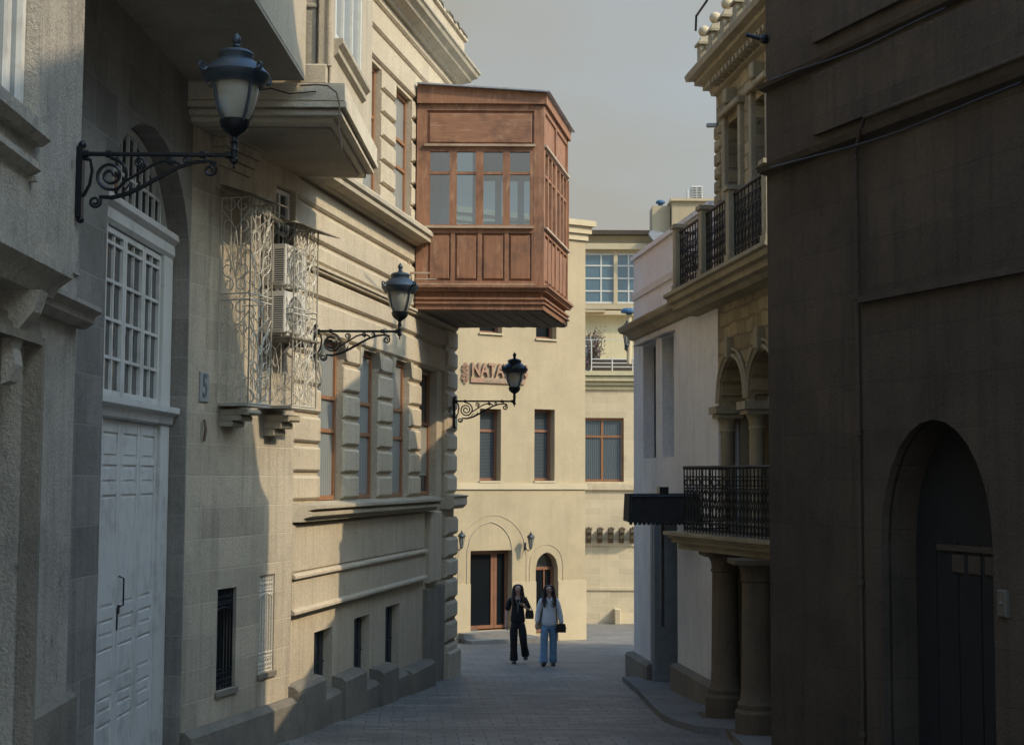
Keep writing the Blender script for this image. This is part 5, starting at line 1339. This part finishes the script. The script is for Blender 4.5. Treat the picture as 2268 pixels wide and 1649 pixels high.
# kerb island
mb = MB(); kp = [(1378, 1508), (1410, 1535), (1450, 1580), (1470, 1597), (1496, 1608), (1537, 1621), (1607, 1627), (1680, 1700)]
pts = [gp(*p) for p in kp]
top = [(p.x, p.y) for p in pts] + [(5.5, pts[-1].y), (5.5, pts[0].y)]
i = len(mb.v)
n = len(top)
zt = [g(y) + .09 for x, y in top]
mb.v += [Vector((x, y, z)) for (x, y), z in zip(top, zt)] + [Vector((x, y, z - .4)) for (x, y), z in zip(top, zt)]
mb.f.append(tuple(range(n)))
for k in range(n):
    j = (k + 1) % n; mb.f.append((k, j, n + j, n + k))
o = mb.build('pavement', MAT['concrete']); o['kind'] = 'structure'

mb = MB(); AX = 3.55  # added wall, hidden from view; its sloping top shapes the shadow across the street
mb.hexa([(AX, 13.2, -4), (AX + .3, 13.2, -4), (AX + .3, 17.3, -4), (AX, 17.3, -4), (AX, 13.2, 2.45), (AX + .3, 13.2, 2.45), (AX + .3, 17.3, 3.35), (AX, 17.3, 3.35)])
o = mb.build('alley_shadow_wall', MAT['bsmooth']); tag(o, 'unseen sloping stone wall added in the alley to cast the diagonal shadow', 'wall')

# ============================================================ RIGHT: near dark house
KC = Vector((2.52, 13.94, 0))
KF = Fr(KC.x, KC.y, -21.6, -1)        # u = 0 at corner, negative towards the camera
t = thing('dark_house', 'very dark shaded house with pointed doorway filling the right edge', 'building', KF.pt(-4, 0, g(10)))
ka0, ka1 = KF.U(2216, 1300), KF.U(1968, 1300); kz = KF.Z(2090, 928)
mb = MB()
harch = (ka0, ka1, -3.2, kz, .30, 'round', 1.0)
wall(mb, KF, -13.5, 0, -3.9, 5.0, [harch], back=.6)
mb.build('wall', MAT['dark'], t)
# body behind the facade; unseen rising roof line shaped to shade left walls
mb = MB()
e1 = KF.pt(0, -.6, 0); ed = Vector((.86, -.51, 0))
def kpt(u, w, z): return KF.pt(u, w, z)
prof = [(0, 5.0), (-.5, 6.3), (-1.0, 7.3), (-1.44, 8.1), (-1.9, 9.1), (-2.6, 9.6), (-3.6, 10.9), (-13.5, 11.0)]
poly = [(0, 4.99)] + prof[1:] + [(-13.5, 4.99)]
mb.prism(KF, poly, -.001, -.30)
e2 = e1 + ed * 7; e3 = e2 + Vector((2, -12, 0)); e4 = KF.pt(-13.5, -.6, 0)
mb.plan([(e1.x, e1.y), (e2.x, e2.y), (e3.x, e3.y), (e4.x, e4.y)], -3.9, 4.95)
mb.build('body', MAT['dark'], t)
mb = MB(); ap = arcpts(harch, 'round', 1.0, 20); mb.prism(KF, [(ka0, -3.3)] + ap + [(ka1, -3.3)], -.32, -.29)
for k in range(5): mb.box(KF, ka0 + (ka1 - ka0) * k / 5 + .01, ka0 + (ka1 - ka0) * (k + 1) / 5 - .01, -.29, -.28, -3.2, kz - 1.0)
dk = mb.build('arched_door', MAT['dwood'], t)
mb = MB(); zz_ = KF.Z(2130, 1215, -.28); mb.box(KF, ka0 + .1, ka1 - .3, -.279, -.26, zz_ - .02, zz_ + .03)
for k in range(4): mb.block(KF, ka0 + .15 + k * .2, ka0 + .30 + k * .2, -.279, -.262, zz_ - .2, zz_ - .05, .01)
mb.build('door_rail', MAT['darktrim'], dk)
mb = MB()
# upper strings running across the facade
zA = KF.Z(1715, 372); zB = KF.Z(1715, 188)
mb.profile(KF, [(0, zA - .05), (.09, zA - .03), (.12, zA + .02), (.0, zA + .06)], -13, .02)
mb.profile(KF, [(0, zB - .04), (.08, zB - .02), (.1, zB + .02), (.0, zB + .05)], -13, .02)
mb.build('string_moulding', MAT['darktrim'], t)
ur = KF.U(1925, 900); zr_ = KF.Z(1925, 672)
mb = MB(); wall(mb, KF, -13.5, ur, -3.9, zr_, [(ka0, ka1, -3.2, kz, .1, 'round', 1.0)], w=.07, depth=.08); mb.box(KF, -13.5, ur, -.01, .12, zr_, zr_ + .06); mb.poly([KF.pt(ur, .0, -3.9), KF.pt(ur, .07, -3.9), KF.pt(ur, .07, zr_), KF.pt(ur, 0, zr_)])
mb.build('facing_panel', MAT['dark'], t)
mb = MB(); ux0 = KF.U(1808, 200)
mb.box(KF, -13.5, ux0, -.01, .05, zB + .2, 5.0); mb.box(KF, -13.5, ux0, .0, .05, zA + .15, zB - .1); mb.build('upper_bay', MAT['dark'], t)
mb = MB(); up_ = KF.U(1912, 900)
mb.tube([KF.pt(up_, .05, -3.5), KF.pt(up_, .05, KF.Z(1912, 340)), KF.pt(up_ - .05, .07, KF.Z(1912, 325)), KF.pt(up_ - .25, .13, zA + .10), KF.pt(up_ - 4, .13, zA + .10)], .02, 8)
for z in (-2.2, -.9, .4, 1.6): mb.tube([KF.pt(up_, .05, z - .02), KF.pt(up_, .05, z + .02)], .038, 8)
mb.build('conduit_pipe', MAT['dark'], t)
mb = MB(); pb = KF.U(2242, 1335); zb2 = KF.Z(2245, 1335); mb.block(KF, pb - .05, pb + .05, .07, .11, zb2 - .10, zb2 + .10, .01); mb.ball(KF.pt(pb, .112, zb2), .018, 8)
o = mb.build('bell_box', plain('old_plastic', (.12, .10, .075), .7)); tag(o, 'small square bell box on the dark wall right of the pointed doorway', 'bell box')
# cables across the upper wall
for j, (p0, p1, sag, lb) in enumerate((((1712, 178), (2100, 20), .10, 'upper black cable strung across the dark house wall'), ((1712, 372), (2267, 185), .16, 'lower black cable strung along the moulding of the dark house'))):
    a = KF.px(*p0, .14); b = KF.px(*p1, .14); mb = MB()
    mb.tube([KF.pt(a[0] + (b[0] - a[0]) * f, .16 + .02 * sin(f * 9), a[1] + (b[1] - a[1]) * f - sag * .35 * sin(pi * f)) for f in [k / 14 for k in range(15)]], .011, 6)
    o = mb.build('wall_cable', MAT['blackcable']); tag(o, lb, 'cable', 'cables on the dark house')
mb = MB(); a = KF.pt(.0, .02, KF.Z(1712, 80)); mb.tube([a, a + Vector((-.18, 0, .05))], .02, 6); mb.ball(a + Vector((-.0, -.02, .0)), .05, 8); o = mb.build('iron_stub', MAT['iron']); tag(o, 'short iron stub sticking out from the top corner of the dark house', 'iron bracket')

# ============================================================ people
def skinobj(name, nodes, edges, root, mat, parent, sub=2, raw=True):
    names = list(nodes); idx = {k: i for i, k in enumerate(names)}
    me = bpy.data.meshes.new(name); me.from_pydata([nodes[k][0] for k in names], [(idx[a], idx[b]) for a, b in edges], [])
    o = bpy.data.objects.new(name, me); COL.objects.link(o)
    me.skin_vertices.new() if hasattr(me.skin_vertices, 'new') and not me.skin_vertices else None
    m = o.modifiers.new('s', 'SKIN'); m.use_smooth_shade = True; m.branch_smoothing = .6
    if not me.skin_vertices:
        bpy.context.view_layer.update()
    sv = me.skin_vertices[0].data
    for k in names:
        r = nodes[k][1]; sv[idx[k]].radius = r if isinstance(r, tuple) else (r, r); sv[idx[k]].use_root = (k == root)
    ss = o.modifiers.new('b', 'SUBSURF'); ss.levels = sub; ss.render_levels = sub
    bpy.context.view_layer.update()
    me2 = bpy.data.meshes.new_from_object(o.evaluated_get(bpy.context.evaluated_depsgraph_get()))
    bpy.data.objects.remove(o); bpy.data.meshes.remove(me)
    me2.materials.clear(); me2.materials.append(mat)
    me2.polygons.foreach_set('use_smooth', [True] * len(me2.polygons)); me2.update()
    o2 = bpy.data.objects.new(name, me2); COL.objects.link(o2); o2.parent = parent; ROOTLOC[o2.name] = Vector((0, 0, 0))
    return o2
skin_m = plain('skin', (.56, .36, .27), .5, var=.06)
hair_m = wood('dark_hair', (.022, .015, .012), (.035, .022, .016), (.012, .009, .008), rough=.45, sc=(60, 60, 2))
black_c = plain('black_cotton', (.012, .012, .014), .85, var=.3, sc=14)
shirt_c = plain('pale_blue_linen', (.66, .70, .74), .85, var=.10, sc=14)
denim_c = plain('blue_denim', (.17, .29, .43), .85, var=.25, sc=14)
shoe_c = plain('dark_leather', (.014, .012, .012), .4)
trim_c = plain('light_trim', (.30, .32, .32), .6)
lip_c = plain('lips', (.30, .10, .09), .5); eye_c = plain('eye', (.02, .015, .012), .2)

def hand(nodes, edges, wrist, hdir, side, pfx, curl=.5):
    wv = Vector(nodes[wrist][0]); d = Vector(hdir).normalized(); fw = Vector((0, -1, 0))
    s = d.cross(fw).normalized(); f = s.cross(d).normalized()
    palm = wv + d * .05; nodes[pfx + 'palm'] = (tuple(palm), (.020, .034)); edges.append((wrist, pfx + 'palm'))
    kn = wv + d * .088; nodes[pfx + 'kn'] = (tuple(kn), (.016, .034)); edges.append((pfx + 'palm', pfx + 'kn'))
def fingers(parent, wrist, hdir, inward, mat, curl=.6):
    d = Vector(hdir).normalized(); fw = Vector(inward).normalized(); s = d.cross(fw).normalized(); w = Vector(wrist)
    for k, (o_, L_) in enumerate(((-.026, .066), (-.009, .074), (.009, .070), (.025, .055))):
        b = w + d * .080 + s * o_; p1 = b + d * L_ * .45 + fw * .004; a = curl; d2 = (d * cos(a) + fw * sin(a)); p2 = p1 + d2 * L_ * .33; d3 = (d * cos(a * 2) + fw * sin(a * 2)); p3 = p2 + d3 * L_ * .28
        m_ = MB(); m_.tube([b, p1, p2, p3], [.0088, .0085, .0078, .0055], 8); m_.build('finger', mat, parent, raw=True, smooth=True)
    b = w + d * .035 + fw * .02 - s * .02; m_ = MB(); m_.tube([b, b + d * .03 + fw * .022, b + d * .058 + fw * .026], [.011, .0095, .007], 8); m_.build('thumb', mat, parent, raw=True, smooth=True)

def person(label, loc, rz, H, arms, legs, style):
    t = thing('person', label, 'person', (0, 0, 0), None)
    sc = H / 1.65
    n = {}; e = []
    def add(k, p, r, fromk=None):
        n[k] = (tuple(x for x in p), r)
        if fromk: e.append((fromk, k))
    add('pelvis', (0, 0, .92), (.135, .095)); add('waist', (0, 0, 1.05), (.105, .08), 'pelvis'); add('chest', (0, .0, 1.22), (.125, .095), 'waist'); add('upch', (0, .01, 1.33), (.10, .07), 'chest')
    add('neck', (0, .0, 1.41), (.046, .05), 'upch'); add('nk2', (0, -.008, 1.46), (.045, .05), 'neck')
    add('jaw', (0, -.022, 1.515), (.055, .070), 'nk2'); add('face', (0, -.012, 1.57), (.072, .090), 'jaw'); add('crown', (0, .008, 1.612), (.050, .062), 'face')
    for s in (-1, 1):
        sh, el, wr = arms[s]
        add('sh%d' % s, (s * .155, .005, 1.345), (.05, .05), 'upch'); add('el%d' % s, el, (.037, .037), 'sh%d' % s); add('wr%d' % s, wr, (.023, .026), 'el%d' % s)
        d = (Vector(wr) - Vector(el)); hand(n, e, 'wr%d' % s, d, s, 'h%d' % s)
        hp, kn, an = legs[s]
        add('hip%d' % s, hp, (.085, .085), 'pelvis'); add('kn%d' % s, kn, (.055, .055), 'hip%d' % s); add('an%d' % s, an, (.035, .038), 'kn%d' % s)
    body = skinobj('body', n, e, 'pelvis', skin_m, t)
    for s in (-1, 1):
        sh, el, wr = arms[s]; d = Vector(wr) - Vector(el)
        fingers(body, wr, d, Vector((-s * .4, -1, 0)) if style == 'black' and s == arms['up'] else Vector((-s, -.3, 0)), skin_m)
    # face: eyes, brows, nose, mouth, ears
    m_ = MB()
    for s in (-1, 1): m_.ball((s * .029, -0.087, 1.572), .011, 8, .007)
    m_.build('eyes', eye_c, t, raw=True, smooth=True)
    m_ = MB(); m_.tube([(0, -0.094, 1.578), (0, -0.109, 1.548), (0, -0.096, 1.536)], [.008, .013, .012], 8); m_.build('nose', skin_m, t, raw=True, smooth=True)
    m_ = MB(); m_.tube([(-.022, -0.087, 1.512), (0, -0.096, 1.512), (.022, -0.087, 1.512)], [.003, .007, .003], 6); m_.build('mouth', lip_c, t, raw=True, smooth=True)
    m_ = MB()
    for s in (-1, 1): m_.tube([(s * .046, -0.076, 1.592), (s * .028, -0.090, 1.597), (s * .012, -0.092, 1.592)], .004, 5)
    m_.build('brows', hair_m, t, raw=True)
    # hair
    hn = {}; he = []
    def ha_(k, p, r, f=None):
        hn[k] = (p, r)
        if f: he.append((f, k))
    ha_('c', (0, .020, 1.615), (.080, .086)); ha_('tp', (0, .012, 1.668), (.056, .066), 'c'); ha_('b', (0, .055, 1.55), (.082, .05), 'c'); ha_('b2', (0, .075, 1.44), (.085, .035), 'b'); ha_('b3', (0, .085, 1.32), (.09, .028), 'b2')
    wav = .012 if style == 'blue' else .004
    for s in (-1, 1):
        ha_('s1%d' % s, (s * .070, .012, 1.60), (.018, .048), 'c'); ha_('s2%d' % s, (s * (.086 + wav), .0, 1.52), (.020, .036), 's1%d' % s); ha_('s3%d' % s, (s * (.108), -.02, 1.43), (.036, .034), 's2%d' % s)
        ha_('s4%d' % s, (s * (.118 + wav), -.07, 1.35), (.040, .030), 's3%d' % s); ha_('s5%d' % s, (s * .108, -.115, 1.26), (.032, .022), 's4%d' % s); ha_('s6%d' % s, (s * (.078 + wav), -.118, 1.19), (.012, .010), 's5%d' % s)
    skinobj('hair', hn, he, 'c', hair_m, t)
    # loose strands give the hair an uneven outline
    m_ = MB()
    for k in range(70):
        s = random.choice((-1, 1)); x = s * random.uniform(.05, .115); y = random.uniform(-.09, .06); z = random.uniform(1.28, 1.6); pts = []
        for q in range(5): pts.append((x + s * .012 * sin(q * 2.2 + k) * (1.5 if style == 'blue' else .6), y - .012 * q * (1 if z < 1.5 else .4), z - q * .035))
        m_.tube(pts, [.006, .007, .006, .005, .003], 4)
    m_.build('hair_strands', hair_m, t, raw=True)
    # clothes
    top_m = black_c if style == 'black' else shirt_c; bot_m = black_c if style == 'black' else denim_c
    tn = {}; te = []
    def ta(k, p, r, f=None):
        tn[k] = (tuple(p), r)
        if f: te.append((f, k))
    hem = .80 if style == 'blue' else .84
    ta('hem', (0, 0, hem - .03), (.172, .13)); ta('p', (0, 0, .93), (.172, .128), 'hem'); ta('w', (0, 0, 1.07), (.145, .112), 'p'); ta('c', (0, 0, 1.22), (.158, .122), 'w'); ta('u', (0, .008, 1.335), (.130, .088), 'c'); ta('nk', (0, .012, 1.385), (.06, .055), 'u')
    for s in (-1, 1):
        sh, el, wr = arms[s]; el = Vector(el); wr = Vector(wr); shp = Vector((s * .155, .005, 1.345))
        ta('s%d' % s, shp, (.066, .066), 'u')
        if style == 'black':
            ta('e%d' % s, shp.lerp(el, .95), (.064, .064), 's%d' % s)
        else:
            ta('e%d' % s, el, (.060, .060), 's%d' % s); ta('f%d' % s, el.lerp(wr, .55), (.054, .054), 'e%d' % s); ta('g%d' % s, el.lerp(wr, .97), (.042, .042), 'f%d' % s)
    top = skinobj('shirt', tn, te, 'hem', top_m, t)
    bn = {}; be_ = []
    def ba(k, p, r, f=None):
        bn[k] = (tuple(p), r)
        if f: be_.append((f, k))
    ba('w', (0, 0, 1.0), (.13, .10)); ba('p', (0, 0, .87), (.168, .128), 'w')
    for s in (-1, 1):
        hp, kn, an = [Vector(v) for v in legs[s]]
        ba('h%d' % s, hp + Vector((0, 0, -.10)), (.108, .112), 'p'); ba('t%d' % s, hp.lerp(kn, .55), (.098, .10), 'h%d' % s); ba('k%d' % s, kn, (.082 if style == 'blue' else .094, .084), 't%d' % s)
        ba('c%d' % s, kn.lerp(an, .55), (.078, .08), 'k%d' % s); ba('a%d' % s, kn.lerp(an, 1.0), (.098 if style == 'blue' else .088, .098), 'c%d' % s); ba('z%d' % s, kn.lerp(an, 1.10), (.085 if style == 'blue' else .075, .085), 'a%d' % s)
    skinobj('trousers', bn, be_, 'p', bot_m, t)
    for s in (-1, 1):
        an = Vector(legs[s][2]); ft = legs['foot'][s]
        m_ = MB()
        base = an + Vector((0, 0, -.075)); d = Vector((0, -cos(ft), sin(ft) * -1 if ft > 0 else -sin(ft))); 
        pr = [(base + Vector((0, .05, .03)), .034), (base + Vector((0, .01, .03)), .048), (base + Vector((0, -.06, .022)) + Vector((0, 0, ft * .05)), .052), (base + Vector((0, -.12, .014 + ft * .1)), .048), (base + Vector((0, -.165, .010 + ft * .14)), .018)]
        m_.tube([p for p, r in pr], [r for p, r in pr], 10); 
        for v in m_.v: v.z = max(v.z, base.z - .02)
        m_.build('shoe', shoe_c, t, raw=True, smooth=True)
    if style == 'black':
        m_ = MB()
        for s in (-1, 1): m_.tube([(s * .055, -.07, 1.375), (s * .03, -.112, 1.30), (0, -.126, 1.23)], .005, 5)
        m_.tube([(.0, -.126, 1.23), (0.002, -.122, 1.08)], .005, 5)
        m_.build('neck_trim', trim_c, top, raw=True)
    else:
        m_ = MB()
        for s in (-1, 1): m_.tube([(s * .05, -.05, 1.40), (s * .045, -.10, 1.36), (0, -.122, 1.27)], [.014, .016, .008], 6)
        m_.tube([(0, -.124, 1.27), (0, -.122, 1.0), (0, -.13, .84)], .006, 5); m_.build('collar', top_m, top, raw=True, smooth=True)
    t.location = loc; t.rotation_euler = (0, 0, rz); t.scale = (sc, sc, sc)
    return t
pa = gp(1146, 1468)
arms = {-1: (0, (-.235, .02, 1.08), (-.245, -.04, .84)), 1: (0, (.235, .03, 1.10), (.12, -.17, 1.22)), 'up': 1}
legs = {-1: ((-.085, 0, .88), (-.085, -.02, .48), (-.08, .02, .085)), 1: ((.085, 0, .88), (.115, -.06, .49), (.165, .13, .17)), 'foot': {-1: 0.0, 1: -.3}}
w1p = person('woman in black loose shirt and trousers walking, one hand raised to her chest', (pa.x, pa.y, g(pa.y)), 0, 1.62, arms, legs, 'black')
pb_ = gp(1215, 1473)
arms = {-1: (0, (-.225, .02, 1.08), (-.255, -.02, .86)), 1: (0, (.225, .02, 1.08), (.265, -.03, .85)), 'up': 0}
legs = {-1: ((-.085, 0, .88), (-.10, -.06, .49), (-.115, -.10, .09)), 1: ((.085, 0, .88), (.09, .0, .47), (.09, .06, .085)), 'foot': {-1: .4, 1: 0.0}}
w2p = person('woman in pale blue shirt and flared blue jeans walking beside the woman in black', (pb_.x, pb_.y, g(pb_.y)), radians(2), 1.62, arms, legs, 'blue')
# bags
def bag(label, base, w, h, strap, mat):
    t = thing('shoulder_bag', label, 'bag', base, 'shoulder bags')
    x, y, z = base; m_ = MB(); S = 8
    m_.prism(Fr(x, y, 90), [(-w / 2, z), (w / 2, z), (w / 2 * 1.05, z + h * .55), (w / 2 * .85, z + h), (-w / 2 * .85, z + h), (-w / 2 * 1.05, z + h * .55)], -.04, .04)
    m_.build('pouch', mat, t)
    m_ = MB(); m_.prism(Fr(x, y, 90), [(-w / 2 * .9, z + h * .5), (w / 2 * .9, z + h * .5), (w / 2 * .92, z + h * 1.01), (-w / 2 * .92, z + h * 1.01)], .041, .052); m_.build('flap', mat, t)
    m_ = MB(); m_.tube([Vector(p) for p in strap], .009, 5); m_.build('strap', mat, t)
gz = g(pa.y); X = pa.x; Y = pa.y
bag('black handbag hanging at the raised arm of the woman in black', (X + .24, Y - .03, gz + .92), .17, .17, [(X + .19, Y - .03, gz + 1.08), (X + .18, Y - .1, gz + 1.22), (X + .14, Y - .07, gz + 1.37), (X + .17, Y + .05, gz + 1.36), (X + .30, Y - .0, gz + 1.08)], shoe_c)
gz = g(pb_.y); X = pb_.x; Y = pb_.y
bag('dark shoulder bag at the hip of the woman in the pale shirt', (X + .24, Y - .10, gz + .68), .20, .17, [(X + .16, Y - .10, gz + .84), (X + .145, Y - .13, gz + 1.1), (X + .13, Y - .11, gz + 1.3), (X + .13, Y - .02, gz + 1.40), (X + .15, Y + .1, gz + 1.25), (X + .22, Y + .05, gz + .84)], shoe_c)

# ------------------------------------------------------------ tidy: consistent normals
for me in list(bpy.data.meshes):
    if me.users and len(me.polygons) and me.name.split('.')[0] not in ('ground',): fix_normals(me)
